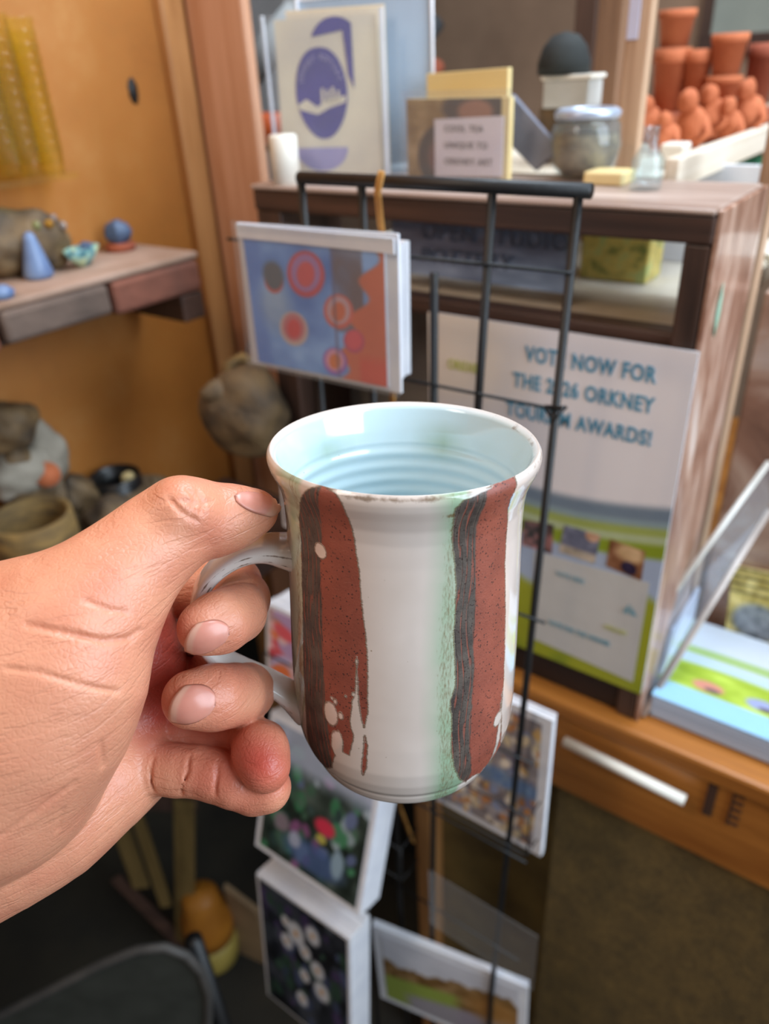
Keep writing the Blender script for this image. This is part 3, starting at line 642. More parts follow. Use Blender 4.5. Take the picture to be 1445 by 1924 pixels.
def land(u, v):
    im = np.ones(u.shape + (3,)) * A((206, 206, 214)) + fnoise(u, v, 3, 2)[..., None] * 24
    hz = .28 + .10 * np.sin(u * 5 + .5) + .10 * fnoise(u, u, 8, 3)
    im = over(im, np.clip((v - hz) / .03, 0, 1), (132, 100, 58)); im = im + (fnoise(u, v, 12, 6) * (v > hz))[..., None] * 60
    im = over(im, np.clip((v - (.60 - .25 * u)) / .05, 0, 1) * np.clip((.62 - u) / .1, 0, 1), (140, 156, 66)); im = over(im, np.clip((v - (.75 - .3 * np.clip(u - .2, 0, 1))) / .08, 0, 1) * np.clip((u - .12) / .1, 0, 1) * .9, (150, 142, 160))
    return over(im, ell(u, v, .85, .5, .2, .2, .8) * .7, (176, 122, 58))
peb0 = flowers(14, (150, 140, 140), [(206, 186, 150), (100, 96, 120), (190, 150, 90), (130, 140, 170), (220, 206, 186), (90, 80, 84), (180, 120, 70)], 320, .032)
def pebbles(u, v): return over(peb0(u, v), rect(u, v, .0, .48, 2, .62, .05) * ell(u, v, .6, .55, .5, .1, .5) * .8, (96, 130, 176))
P1 = .362
# column of packs, left: red floral (top), bouquet, daisies (bottom)
def pk(name, lab, x0, x1, z1, z0, y, th, fn, border, ytilt=0.):
    return pack(name, lab, 'card pack', A([x0, y, z1]), A([x1, y, z1]), A([x0, y - ytilt, z0]), th, fn, border)
z2 = onY(482, 1641, P1)[2]; xl = onY(482, 1641, P1)[0]; xr = onY(664, 1767, P1)[0]
zb1 = onY(490 + 0, 1588, .385)[2]
XL = -.452; WX = A([.150, 0, 0])
def pk2(name, lab, ptl, pbl, th, fn, border, w_=WX):
    tl = onX(*ptl, XL); bl = onX(*pbl, XL); r, q = pack(name, lab, 'card pack', tl, tl + w_, bl, th, fn, border); return tl, bl
dt, db = pk2('daisy_card_pack', 'pack of dark cards with white daisies, lowest in the left rack column', (482, 1641), (503, 1868), .034, daisies, .004, A([.132, 0, 0]))
bt_, bb = pk2('bouquet_card_pack', 'pack of dark bouquet cards with a red flower, middle of the left rack column', (510, 1336), (480, 1588), .034, bouquet, .006, A([.143, 0, 0]))
rt, rb = pk2('red_floral_card_pack', 'pack of pink and red floral cards seen between hand and mug', (500, 1132), (502, 1300), .034, red0, .004)
for q_ in (bb, rb): pocket(XL - .003, XL + .155, q_[2] - .003, .03, .0009)
pack('purple_card_pack', 'dark purple card pack peeking out between thumb tip and mug rim', 'card pack', A([-.405, .392, 1.246]), A([-.31, .392, 1.246]), A([-.408, .390, 1.165]), .02, flowers(9, (70, 66, 110), [(100, 84, 140), (60, 56, 96), (120, 110, 150)], 40, .1), .004)
# landscape card lower right
tl = onY(699, 1738, .392); tr = onZ(992, 1856, tl[2]); bl = tl + A([.004, 0, -.152])
pack('landscape_card_pack', 'autumn landscape card with white border at the bottom of the rack', 'card pack', tl, tr, bl, .008, land, .010)
# pebble card right
br = onY(1015, 1610, .432); bl = A([br[0] - .146, .432, br[2]]); trp = onY(1062, 1372, .432)
pack('pebble_card_pack', 'pebble beach card with white border right of the mug base', 'card pack', A([bl[0], .432, trp[2] + .004]), A([br[0], .432, trp[2] + .004]), bl, .009, pebbles, .0085)
pocket(bl[0], br[0] + .002, br[2] + .045, .02, .0009)
# clear plastic pocket plates in the lower rack
for i, (pts, lb) in enumerate([([(1080, 1650), (1015, 1700)], 0)]): pass
pa = onY(830, 1660, .40)
MB().slab([A([-.27, .395, .80]), A([-.15, .395, .80]), A([-.15, .395, .71]), A([-.27, .395, .71])], (0, .0012, 0)).build('clear_pocket_plate', MT['sleeve'], rk)
# raffia twine
tw = [onY(716, 322, RY - .012), onY(708, 360, RY - .012), onY(714, 420, RY - .008), onY(735, 560, RY + .01), onY(736, 745, RY + .006), onY(742, 900, RY + .006), onY(745, 1500, RY + .006), onY(775, 1580, RY + .002)]
mm = MB(); mm.tube(tw, .0018, 8); mm.tube([p_ + A([.0025, -.001, 0]) for p_ in tw], .0013, 8)
o = mm.build('raffia_twine', MT['twine'], smooth=True); tag(o, 'golden raffia twine tied down the wire rack', 'twine')

# ================================================================== THINGS ON TOP OF THE BOX
ZT = BT
def stand_quad(x0, y0, x1, y1, ytop, z=ZT):
    a = onZ(x0, y0, z); b = onZ(x1, y1, z); ta = above(a, ytop); tb = A([b[0], b[1], ta[2]]); return [ta, tb, b, a]
def facing(q): n_ = nrm(np.cross(q[1] - q[0], q[3] - q[0])); return n_ if n_.dot(CAM - q[0]) > 0 else -n_
# sticker holder
q = stand_quad(524, 336, 732, 333, 30); nn = facing(q); U = q[1] - q[0]; V_ = q[3] - q[0]
hs = thing('sticker_sleeve', 'clear sleeve holding a cream card with a violet oval sticker', 'sticker sleeve', (q[2] + q[3]) / 2)
def inq(q, u, v, off=0): return q[0] + (q[1] - q[0]) * u + (q[3] - q[0]) * v + facing(q) * off
cq = [inq(q, .10, .03), inq(q, .94, .03), inq(q, .94, 1), inq(q, .06, 1)]
MB().slab(cq, -nn * .0012).build('cream_card', MT['cream'], hs)
def oval(name, c, rx, rz, mat, par, u_, off):
    ux = nrm(u_); n_ = nn; V = [c]; N = 40
    for k in range(N):
        a_ = 2 * math.pi * k / N; e_ = 1 if math.sin(a_) > 0 else 1.0
        sx = math.copysign(abs(math.cos(a_)) ** .85, math.cos(a_)); V.append(c + ux * rx * sx * (1 - .18 * max(0, -math.sin(a_)) ** 2) + ez * rz * math.sin(a_))
    V = [v_ + n_ * off for v_ in V]; F = [(0, 1 + k, 1 + (k + 1) % N) for k in range(N)]
    V2 = [v_ - n_ * .0002 for v_ in V]; F += [tuple(i + N + 1 for i in f[::-1]) for f in F]; F += [(1 + k, N + 2 + k, N + 2 + (k + 1) % N, 1 + (k + 1) % N) for k in range(N)]
    return mobj(name, V + V2, F, mat, par)
sc_ = np.linalg.norm(U) / 208.
oc = inq(q, .455, .47)
ov = oval('violet_sticker', oc, 46 * sc_, np.linalg.norm(V_) * .275, MT['purple'], hs, U, .0006)
# white scene on the sticker: low hill, standing stones and lettering arc
ux = nrm(U)
m_ = MB()
zz = np.linalg.norm(V_) * .275; xx = 46 * sc_
hill = [(-.95, -.22), (-.6, -.1), (-.2, -.28), (.2, -.12), (.95, -.05), (.9, -.2), (.3, -.3), (-.2, -.45), (-.9, -.32)]
V = [oc + ux * xx * a_ + ez * zz * b_ + nn * .0009 for a_, b_ in hill]; m_.add(V, [tuple(range(len(hill)))])
for k, hh in enumerate((.34, .30, .36, .28)):
    xa = -.02 + k * .2; P = [(xa, -.2), (xa + .12, -.2), (xa + .11, -.2 + hh), (xa + .01, -.2 + hh * .9)]
    m_.add([oc + ux * xx * a_ + ez * zz * b_ + nn * .0009 for a_, b_ in P], [(0, 1, 2, 3)])
m_.build('stone_circle_emblem', MT['cream'], ov)
def arc_text(s_, R, c, a0, a1, size, par, mat):
    for k, ch in enumerate(s_):
        if ch == ' ': continue
        a_ = a0 + (a1 - a0) * k / (len(s_) - 1); d = ux * math.sin(a_) * R[0] + ez * math.cos(a_) * R[1]
        tx = nrm(ux * math.cos(a_) - ez * math.sin(a_) * .9); text('letter', ch, size, mat, par, c + d + nn * .0009, tx, np.cross(nn, tx), 'CENTER')
arc_text('ORKNEY POTTERY', (xx * .74, zz * .74), oc, -1.15, 1.15, .0058, ov, MT['lavender'])
# lower half oval (sticker's reflection, put into lavender colour) and back sticker
oc2 = inq(q, .42, 1.0)
V = []; N = 24; hw = xx * 1.05
for k in range(N + 1):
    a_ = math.pi * k / N; V.append(inq(q, .42, .80) + ux * hw * math.cos(a_) - ez * zz * .55 * math.sin(a_) + nn * .0007)
mobj('sticker_reflection', V, [tuple(range(len(V)))], MT['lavender'], hs)
MB().slab([inq(q, 0, 0, .004), inq(q, 1, 0, .004), inq(q, 1.0, 1, .004), inq(q, 0, 1, .004)], -nn * .0006).build('clear_front', MT['sleeve'], hs)
MB().slab([inq(q, .0, 0, .003), inq(q, .018, 0, .003), inq(q, .018, 1, .003), inq(q, 0, 1, .003)], -nn * .003).build('sleeve_edge', MT['paper'], hs)
MB().slab([inq(q, .975, 0, .003), inq(q, 1.0, 0, .003), inq(q, 1, 1, .003), inq(q, .975, 1, .003)], -nn * .003).build('sleeve_edge', MT['paper'], hs)
# second sleeve behind
def back(q, d, u0, u1, vtop): 
    b = [p_ - nn * d for p_ in q]; return [b[0] + U * u0 + ez * vtop, b[0] + U * u1 + ez * vtop, b[3] + U * u1, b[3] + U * u0]
q2 = back(q, .012, .16, .98, .003); q2[0] = q2[0]; 
h2 = thing('sticker_card', 'cream card with a second violet sticker behind the front sleeve', 'sticker card', (q2[2] + q2[3]) / 2)
MB().slab(q2, -nn * .001).build('card', MT['cream'], h2)
# back sleeve taller with glare
q3 = back(q, .026, .22, 1.33, .06)
h3 = thing('clear_display_sleeve', 'tall bluish clear sleeve with white header behind the stickers', 'display sleeve', (q3[2] + q3[3]) / 2)
MB().slab(q3, -nn * .0015).build('sleeve_panel', glassy('bluish clear sleeve', (214, 228, 242), .2, 1.45, 1, .45), h3)
MB().slab([q3[0] + (q3[1] - q3[0]) * .0 + ez * 0, q3[0] + (q3[1] - q3[0]) * .90, q3[0] + (q3[1] - q3[0]) * .90 - ez * .048, q3[0] - ez * .050], nn * .001).build('header_card', MT['paper'], h3)
text('lettering', 'STICKERS', .010, MT['dark_ink'], h3, q3[0] + U * .15 - ez * .043 + nn * .0018, U, ez)
MB().tube([q3[1] + nn * .001, q3[2] + nn * .001], .0016, 8).build('bright_edge', MT['paper'], h3, True)
MB().tube([q3[0] + nn * .001, q3[3] + nn * .001], .0012, 8).build('bright_edge', MT['paper'], h3, True)
# second violet sticker on front-card top (peeking above)
oc3 = inq(q, .60, .20)
V = []
for k in range(21):
    a_ = math.radians(158 - 110 * k / 20); V.append(oc3 + ux * xx * .95 * math.cos(a_) + ez * zz * .62 * math.sin(a_) + nn * .0007)
V += [oc3 + ux * xx * .62 + ez * zz * -.9 + nn * .0007, oc3 + ux * xx * .42 + ez * zz * -.6 + nn * .0007, oc3 + ux * xx * .30 + ez * zz * .33 + nn * .0007]
mobj('violet_sticker', V, [tuple(range(len(V)))], MT['purple'], hs)
# photo cards with white label
q = stand_quad(768, 333, 953, 343, 186); nn = facing(q); U = q[1] - q[0]
pc = thing('teapot_photo_card', 'brown photo card pack with white label standing on the box', 'card pack', (q[2] + q[3]) / 2)
MB().slab(q, -nn * .006).build('cards', MT['cream_yellow'], pc)
def fpot(u, v):
    im = A((150, 122, 78)) + fnoise(u, v, 5, 3)[..., None] * 50
    im = over(im, ell(u, v, .40, .72, .28, .42, .1), (50, 44, 44)); im = over(im, ell(u, v, .46, .72, .22, .3, .3), (110, 70, 62)); im = over(im, ell(u, v, .72, .12, .32, .22, .2), (60, 54, 54)); return over(im, ell(u, v, .74, .16, .18, .14, .3), (150, 104, 84))
picture('photo_print', [inq(q, 0, 0), inq(q, .93, 0), inq(q, .93, 1), inq(q, 0, 1)], fpot, pc, 70)
lq = [inq(q, .30, .25, .002), inq(q, .96, .21, .002), inq(q, .96, .93, .002), inq(q, .30, .97, .002)]
MB().slab(lq, -nn * .0008).build('white_label', plain('label paper', (226, 218, 226), .6, (218, 210, 218), 10, .05), pc)
for k, s_ in enumerate(['COOL TEA', 'UNIQUE TO', 'ORKNEY ART']):
    text('lettering', s_, .0072, MT['dark_ink'], pc, inq(q, .40, .40 + .2 * k, .0024), U, ez, spacing=1.15)
MB().slab([inq(q, -.02, -.10, .004), inq(q, 1.03, -.10, .004), inq(q, 1.03, 1, .004), inq(q, -.02, 1, .004)], -nn * .0006).build('clear_sleeve', MT['sleeve'], pc)
b = [p_ - nn * .018 for p_ in q]
o = MB().slab([b[0] + U * .08 + ez * .018, b[1] + ez * .020 - U * .13, b[2] - U * .13, b[3] + U * .08], -nn * .006).build('cream_card_pack', MT['cream_yellow'], bevel=.0005); tag(o, 'yellow cream card pack just behind the teapot photo card', 'card pack')
# grey slab tag
gq = [onY(961, 176, .655), onY(1052, 280, .645), onY(1006, 322, .64), onY(948, 262, .645)]
o = MB().slab(gq, (0, .006, 0)).build('grey_tag', MT['grey_plastic'], bevel=.001); tag(o, 'grey plastic slab leaning at an angle right of the photo card', 'tag')
# white candle, orange bowl
p = onZ(508, 350, ZT)
o = MB().lathe([(0, 0), (.0125, 0), (.0125, .038), (.011, .040), (0, .040)], A([p[0] + .002, p[1] + .02, ZT]), seg=28).build('white_candle', MT['white_gloss'], smooth=True); tag(o, 'short white pillar candle left of the sticker sleeve', 'candle')
c = dep(505, 235, .95)
o = MB().lathe([(0, -.02), (.02, -.02), (.036, .012), (.034, .013), (.018, -.015), (0, -.015)], c, seg=30).build('orange_bowl', plain('orange glaze', (206, 96, 44), .5, (170, 66, 24), 10), smooth=True); tag(o, 'orange bowl between corner post and sticker sleeve', 'bowl')
sup = MB().box((-1.2, .95, c[2] - .05), (-.70, 1.25, c[2] - .0205)).build('back_shelf', MT['dark_wood'], bevel=.003); tag(sup, 'dark shelf behind the display box at the left', 'shelf')
# jar
def onbox(x, y): return onZ(x, y, ZT)
p = onbox(1095, 334)
jr = thing('glass_jar', 'round glass jar of brown grain with a pale lid rim', 'jar', p)
MB().lathe([(0, 0), (.018, 0), (.026, .010), (.029, .026), (.027, .040), (.024, .044), (.0228, .044), (.0255, .039), (.0275, .026), (.0245, .011), (.017, .0015), (0, .0015)], p, seg=36).build('jar_glass', MT['glass'], jr, True)
MB().lathe([(0, .003), (.017, .003), (.024, .011), (.0268, .026), (.0255, .033), (0, .034)], p, seg=36).build('grain_fill', plain('brown grain', (150, 120, 84), .8, (96, 72, 44), 90, .5), jr, True)
MB().lathe([(.020, .0445), (.0255, .0445), (.0265, .049), (.0225, .052), (.0205, .0515)], p, seg=36, closed_profile=True).build('lid_rim', plain('pale metal rim', (196, 208, 226), .3, (160, 170, 190), 10, .05, metal=.4), jr, True)
MB().lathe([(0, .046), (.0205, .046), (.0205, .048), (0, .048)], p, seg=30).build('lid', MT['black_clay'], jr, True)
# stacked white tin and black dome hat on it
p = A([p[0] - .03, p[1] + .10, ZT]);
pp = onY(1066, 205, .74)
tt = thing('white_tin', 'low silvery white box under the black dome', 'tin', A([pp[0], .74, pp[2]]))
a = onY(1018, 200, .74); b = onY(1112, 205, .74)
MB().box((a[0], .74, a[2] - .002), (b[0] - .004, .772, a[2] + .021)).build('box_body', plain('silvery white', (206, 208, 206), .3, (176, 176, 170), 12), tt, bevel=.002)
MB().box((a[0] - .002, .738, a[2] + .0211), (b[0] - .002, .774, a[2] + .025)).build('box_lid', MT['white_gloss'], tt, bevel=.0015)
ped = MB().box((a[0] - .004, .742, ZT - .0), (b[0], .770, a[2] - .0021)).build('clay_block', MT['dark_clay'], bevel=.002); tag(ped, 'dark clay block under the silvery box', 'block')
c = onY(1080, 158, .775)
o = MB().lathe([(0, 0), (.024, 0), (.024, .010), (.020, .022), (.012, .031), (0, .034)], A([c[0] - .004, .757, a[2] + .0252]), seg=36).build('black_dome', plain('dull black felt', (42, 46, 44), .8, (28, 30, 30), 20), smooth=True); tag(o, 'dull black dome-shaped lid resting on the silvery box', 'lid')
# posts
def vpost(name, x0, x1, y, Yp, th, mat, lab, z1=2.3, z0=ZT, d=.03):
    a = onY(x0, y, Yp); b = onY(x1, y, Yp); o = MB().box((a[0], Yp, z0), (b[0], Yp + d, z1)).build(name, mat, bevel=.002); tag(o, lab, 'post'); return o
vpost('timber_post', 1150, 1193, 320, .715, 0, MT['pine_pale'], 'pale square timber post rising behind the back of the box', z0=bz + .001, d=.012)
o_ = onY(1188, 20, .715)
lb_ = MB().box((o_[0] - .002, .7132, o_[2] - .020), (o_[0] + .007, .7146, o_[2] + .018)).build('white_sticker', plain('label', (206, 206, 226), .5, (190, 190, 214), 10, .05)); tag(lb_, 'white slip stuck near the top of the pale timber post', 'sticker')
vpost('brown_board', 1112, 1158, 160, .86, 0, wood('dull brown upright', (140, 106, 80), (110, 80, 58), 2, 5), 'broad dull brown upright board left of the pale post', z0=ZC, d=.02)
vpost('dark_beam', 1078, 1118, 60, 1.1, 0, MT['dark_wood_v'], 'dark upright beam behind the black dome', z0=ZC, d=.04)
# terracotta tray
XT = -.205
A0 = onX(1215, 352, XT); A1 = onX(1445, 258, XT)
zt_ = (A0[2] + A1[2]) / 2
tr_ = thing('pottery_tray', 'cream wooden tray carrying terracotta pots at the upper right', 'tray', (XT - .1, .95, 1.40))
yA, yB = max(A0[1], .668), A1[1] + .35
MB().box((XT - .006, yA, zt_ - .010), (XT + .006, yB, zt_ + .014)).build('front_rim', MT['pine_cream'], tr_, bevel=.002)
MB().box((XT - .30, yA + .01, zt_ - .010), (XT - .006, yB, zt_ - .002)).build('tray_floor', MT['pine_cream'], tr_)
MB().box((XT - .30, yB - .012, zt_ - .0019), (XT - .007, yB, zt_ + .014)).build('back_rim', MT['pine_cream'], tr_)
ZTR = zt_ - .002
def flowerpot(x, y, Yd, r, h, lab, mat, inv=False, z=None):
    p = onY(x, y, Yd) if z is None else A([x, Yd, z])
    pr_ = [(0, 0), (r * .72, 0), (r * .92, h * .78), (r * .96, h * .78), (r, h * .8), (r, h), (r * .9, h), (r * .86, h * .8), (r * .66, h * .06), (0, h * .06)]
    if inv: pr_ = [(0, h)] + [(a_, h - b_) for a_, b_ in pr_[1:-1]] + [(0, h * .94)]
    o = MB().lathe(pr_, p, seg=30).build('terracotta_pot', mat, smooth=True); tag(o, lab, 'pot', 'terracotta pots on the tray'); return o, p
def potstack(x, ybase, Yd, wpx, tops, labs, mat):
    p = onY(x, ybase, Yd); sc2 = np.linalg.norm(onY(x + wpx / 2, ybase, Yd) - p); z = p[2]; base = z
    for (yt), lb in zip(tops, labs):
        t_ = above(A([p[0], p[1], z]), yt); h = t_[2] - z
        flowerpot(p[0], 0, Yd, sc2, h, lb, mat, False, z); z = t_[2] + .0005
    return base
YD = .98
potstack(1250, 215, YD, 66, [90, 18], ['terracotta pot right beside the pale post, lower of two', 'tall terracotta pot at the top beside the pale post'], MT['terracotta'])
potstack(1300, 208, YD, 50, [92], ['narrow terracotta pot between the two tall stacks'], MT['terracotta'])
potstack(1352, 205, YD, 68, [142, 62], ['terracotta pot under the wide bright pot', 'wide bright terracotta pot topping the right stack'], MT['terracotta'])
potstack(1418, 200, YD + .03, 60, [80], ['dark terracotta pot at the right end of the tray'], MT['terracotta_dark'])
o = MB().box((onY(1205, 215, YD)[0] - .02, YD - .04, ZTR + .0005), (min(XT - .012, onY(1440, 200, YD + .03)[0] + .03), YD + .08, onY(1300, 208, YD)[2] - .0005)).build('riser_block', MT['terracotta_dark'], bevel=.003); tag(o, 'low clay riser under the terracotta pots', 'riser')
figs = [(1215, 245, .88, .62, 'standing figurine nearest the pale post'), (1248, 270, .84, .55, 'second figurine from the pale post'), (1292, 262, .88, .8, 'round-backed figurine in the middle'), (1330, 235, .92, .7, 'figurine right of the round-backed one'), (1365, 245, .92, .6, 'second figurine from the right'), (1398, 232, .95, .75, 'rightmost figurine under the dark pot')]
for i, (x, y, Yd, s_, lb) in enumerate(figs):
    p = onY(x, y + 22, Yd); p[2] = max(p[2], ZTR); s2 = .034 * s_
    th_ = thing('clay_figurine', 'small terracotta ' + lb, 'figurine', p, 'terracotta figurines on the tray')
    MB().blob(p + A([0, 0, s2 * .75]), (s2 * .62, s2 * .55, s2 * .75), .12, 3, i, 22, 16).build('body', MT['terracotta'], th_, True)
    MB().blob(p + A([-s2 * .15, -s2 * .2, s2 * 1.65]), (s2 * .36, s2 * .36, s2 * .42), .1, 4, i + 9, 18, 12).build('head', MT['terracotta'], th_, True)
    for k in (-1, 1): MB().tube([p + A([k * s2 * .45, -s2 * .1, s2 * 1.1]), p + A([k * s2 * .75, -s2 * .35, s2 * .6]), p + A([k * s2 * .45, -s2 * .6, s2 * .3])], [s2 * .17, s2 * .15, s2 * .1], 8).build('arm', MT['terracotta'], th_, True)
a = onX(1272, 285, XT - .02)
o = MB().box((XT - .032, a[1] - .01, zt_ - .0015), (XT - .012, a[1] + .014, zt_ + .018)).build('white_eraser_block', MT['white_gloss'], bevel=.002); tag(o, 'small white block on the tray before the figurines', 'block')
p = onbox(1135, 350)
o = MB().box((p[0] - .018, p[1], ZT), (p[0] + .014, p[1] + .03, ZT + .010)).build('wood_offcut', MT['cream_yellow'], bevel=.002); tag(o, 'cream wood offcut on the box top beside the rack bar end', 'offcut')
p = onbox(1212, 355)
bt = thing('small_glass_bottle', 'small clear glass bottle on the box top before the tray', 'bottle', p)
MB().lathe([(0, 0), (.011, 0), (.012, .004), (.012, .020), (.006, .030), (.0055, .040), (.0068, .042), (.0050, .042), (.0045, .030), (.0105, .019), (.0105, .004), (0, .002)], p, seg=28).build('bottle_glass', MT['glass'], bt, True)
# right post and items behind tray
vpost('pine_post', 1409, 1440, 420, .68, 0, MT['pine_pale'], 'thin pale pine post at the right edge beside the box side', z1=1.475, z0=ZC, d=.02)
a = onY(1365, 350, .98)
o = MB().box((a[0] - .035, .98, ZC), (a[0] + .03, 1.02, a[2] + .03)).build('green_box', plain('green box', (40, 110, 76), .6, (24, 84, 56), 10), bevel=.003); tag(o, 'green box seen under the terracotta tray', 'box')
a = onY(1330, 350, .94)
o = MB().box((a[0] - .03, .93, ZC), (a[0] + .012, .96, a[2] + .015)).build('blue_box', plain('blue grey box', (96, 116, 150), .6, (120, 60, 76), 16), bevel=.003); tag(o, 'blue-grey box left of the green box under the tray', 'box')
a = onY(1425, 505, .78)
o = MB().lathe([(0, 0), (.03, 0), (.05, .02), (.049, .022), (.028, .004), (0, .004)], A([a[0] + .045, .78, a[2]]), seg=36).build('white_plate', MT['white_gloss'], smooth=True); tag(o, 'white plate at the right edge behind the pine post', 'plate')
o = MB().box((BR + .008, .702, ZC), (BR + .30, .86, a[2] - .0005)).build('streaky_block', streak, bevel=.002); tag(o, 'streaky reddish brown block beneath the white plate', 'block')  # carries on the painted glass reflection of the box side
# back window at upper right + rafters upper left
a = onY(1335, 66, 1.74); b = onY(1445, 0, 1.74)
wn = struct(MB().box((a[0] - .02, 1.735, a[2] - .03), (a[0] + .5, 1.749, a[2] - .0)).build('window_1', MT['dark_wood']))
MB().box((a[0], 1.742, a[2]), (a[0] + .5, 1.748, a[2] + .3)).build('pane', plain('hazy pane', (150, 152, 140), .3, (130, 134, 124), 4, 0), wn)
MB().box((a[0] - .02, 1.735, a[2]), (a[0], 1.749, a[2] + .3)).build('window_frame', MT['dark_wood_v'], wn)
a = onY(470, 170, 1.2); b = onY(535, 100, 1.2)
o = MB().tube([onY(455, 150, 1.25), onY(560, 30, 1.25)], .03, 12).build('white_roller', plain('white cloth roll', (206, 206, 204), .7, (176, 174, 170), 5), smooth=True); tag(o, 'pale cloth roll slanting behind the corner post', 'cloth roll')
xe = onY(540, 60, 1.5)[0]
o = MB().box((max(xe - .5, -1.62), 1.5, 0), (xe, 1.56, 2.3)).build('pale_screen', plain('pale grey screen', (190, 186, 184), .7, (160, 154, 150), 3, .05)); tag(o, 'pale grey screen behind the corner post at the top', 'screen')
c = dep(795, 60, 1.1)
o = MB().tube([dep(822, 40, 1.1), dep(798, 70, 1.1), dep(790, 100, 1.1)], [.012, .014, .010], 12).build('black_cloth', plain('black cloth', (40, 40, 42), .8), smooth=True); tag(o, 'black cloth tip hanging behind the clear display sleeve', 'cloth')
c = onY(812, 128, 1.12)
o = MB().blob(c, (.02, .02, .014), .1, 3, 2).build('red_clay_lump', MT['terracotta_dark'], smooth=True); tag(o, 'reddish clay lump above the cream card pack', 'lump')
o = MB().box((c[0] - .03, 1.06, 0), (c[0] + .06, 1.18, c[2] - .015)).build('brown_crate', MT['dark_wood'], bevel=.003); tag(o, 'brown crate standing behind the display box', 'crate')

# ================================================================== BOTTOM LEFT: crate, bottle, cardboard, chair
zf = 0.0
base = onZ(355, 1790, .10)
cr = thing('slatted_crate', 'dim slatted wooden crate standing on the floor below the wrist', 'crate', A([base[0], base[1], 0]))
def slat(x0, y0, x1, y1, d0, d1, w_, mat):
    a, b = dep(x0, y0, d0), dep(x1, y1, d1); t_ = nrm(b - a); s_ = nrm(np.cross(t_, RM @ A([0, 0, 1.]))) * w_ / 2; dd = -(RM @ A([0, 0, 1.])) * .008
    return MB().slab([a - s_, a + s_, b + s_, b - s_], dd).build('slat', mat, cr, bevel=.0015)
sm = wood('dim olive slat', (136, 112, 66), (96, 76, 40), 2, 6)
slat(205, 1500, 265, 1670, 1.30, 1.40, .030, sm); slat(248, 1512, 312, 1705, 1.30, 1.42, .022, sm); slat(345, 1505, 347, 1782, 1.28, 1.46, .036, sm)
slat(215, 1650, 355, 1790, 1.40, 1.46, .022, MT['dark_wood']); slat(190, 1500, 370, 1505, 1.30, 1.29, .04, MT['dark_wood'])
pb = onZ(408, 1800, 0); pb[2] = .001
bo = thing('yellow_bottle', 'squat bottle with orange upper and yellow lower half by the crate', 'bottle', pb)
MB().lathe([(0, 0), (.034, .002), (.045, .018), (.048, .04), (.048, .09)], pb, seg=30).build('lower_half', plain('dull yellow', (190, 168, 84), .5, (150, 132, 64), 10), bo, True)
MB().lathe([(.048, .0902), (.048, .12), (.045, .15), (.036, .17), (.033, .20), (.026, .21), (0, .212)], pb, seg=30).build('upper_half', plain('dull orange', (200, 130, 42), .5, (160, 98, 28), 10), bo, True)
q0, q1 = onZ(450, 1790, .001), onZ(505, 1815, .001)
o = MB().slab([above(q0, 1668), above(q1, 1716), q1, q0], (-.004, .01, 0)).build('cardboard_flap', plain('tan cardboard', (170, 142, 106), .8, (136, 110, 80), 8)); tag(o, 'tan cardboard flap leaning right of the yellow bottle', 'cardboard')
# chair back
outl = [(-260, 2040), (-120, 1965), (0, 1908), (100, 1858), (190, 1812), (260, 1785), (310, 1780), (350, 1795), (378, 1825), (392, 1865), (392, 1910), (380, 1990), (370, 2080)]
P = [dep(x, y, .80 + .10 * (y - 1780) / 200) for x, y in outl]
ch = thing('dark_chair', 'dark grey chair back with rounded rim in the bottom left corner', 'chair', A([P[5][0], P[5][1], 0]))
MB().tube(P, .0052, 12).build('rim', plain('dark grey rim', (70, 66, 62), .6, (52, 50, 48), 20), ch, True)
PV = P; fw = RM @ A([0, 0, -1.]); V = [p_ for p_ in PV] + [p_ + fw * .008 for p_ in PV]; n_ = len(PV)
F = [tuple(range(n_))[::-1], tuple(range(n_, 2 * n_))] + [(i, (i + 1) % n_, n_ + (i + 1) % n_, n_ + i) for i in range(n_)]
mobj('back_panel', V, F, plain('charcoal mesh', (46, 48, 42), .7, (36, 38, 32), 30), ch)
c = A([P[5][0], P[5][1], 0])
MB().tube([P[7] + fw * .03, A([P[7][0], P[7][1] + .03, .02])], .010, 10).build('leg', MT['black_wire'], ch, True)
MB().tube([P[0] + fw * .03, A([P[0][0], P[0][1] + .03, .02])], .010, 10).build('leg', MT['black_wire'], ch, True)

# ================================================================== THE MUG
TH = math.radians(25.2); D0 = .25
C0 = A([(759 - CX) / FP * D0, -(828 - CY) / FP * D0, -D0])                      # rim centre, camera axes
ma = nrm([-.026 * math.sin(TH), math.cos(TH), math.sin(TH)])                    # mug axis (up)
me1 = nrm(np.cross(ma, [0, 0, 1.])); me2 = np.cross(ma, me1)                    # me1: image right, me2: towards... 
if me1[0] < 0: me1 = -me1
me2 = np.cross(me1, ma)                                                         # roughly towards the camera
if me2[2] < 0: me2 = -me2
LM = .1263
PO = [(0.0000, .0437), (.0012, .0449), (.0030, .0452), (.0055, .0446), (.0090, .0430), (.0130, .0415), (.0180, .0407), (.026, .0404), (.04, .0406), (.06, .0410), (.08, .0414), (.095, .0415), (.106, .0411), (.112, .0400), (.1168, .0384), (.1190, .0370), (.1198, .0362), (.1205, .0364), (.1240, .0350), (.1258, .0338), (.1263, .0325)]
PI = [(.1225, .031), (.1200, .030), (.118, .0), ]
def prof_out(t):
    tt, rr = zip(*PO); return np.interp(t, tt, rr)
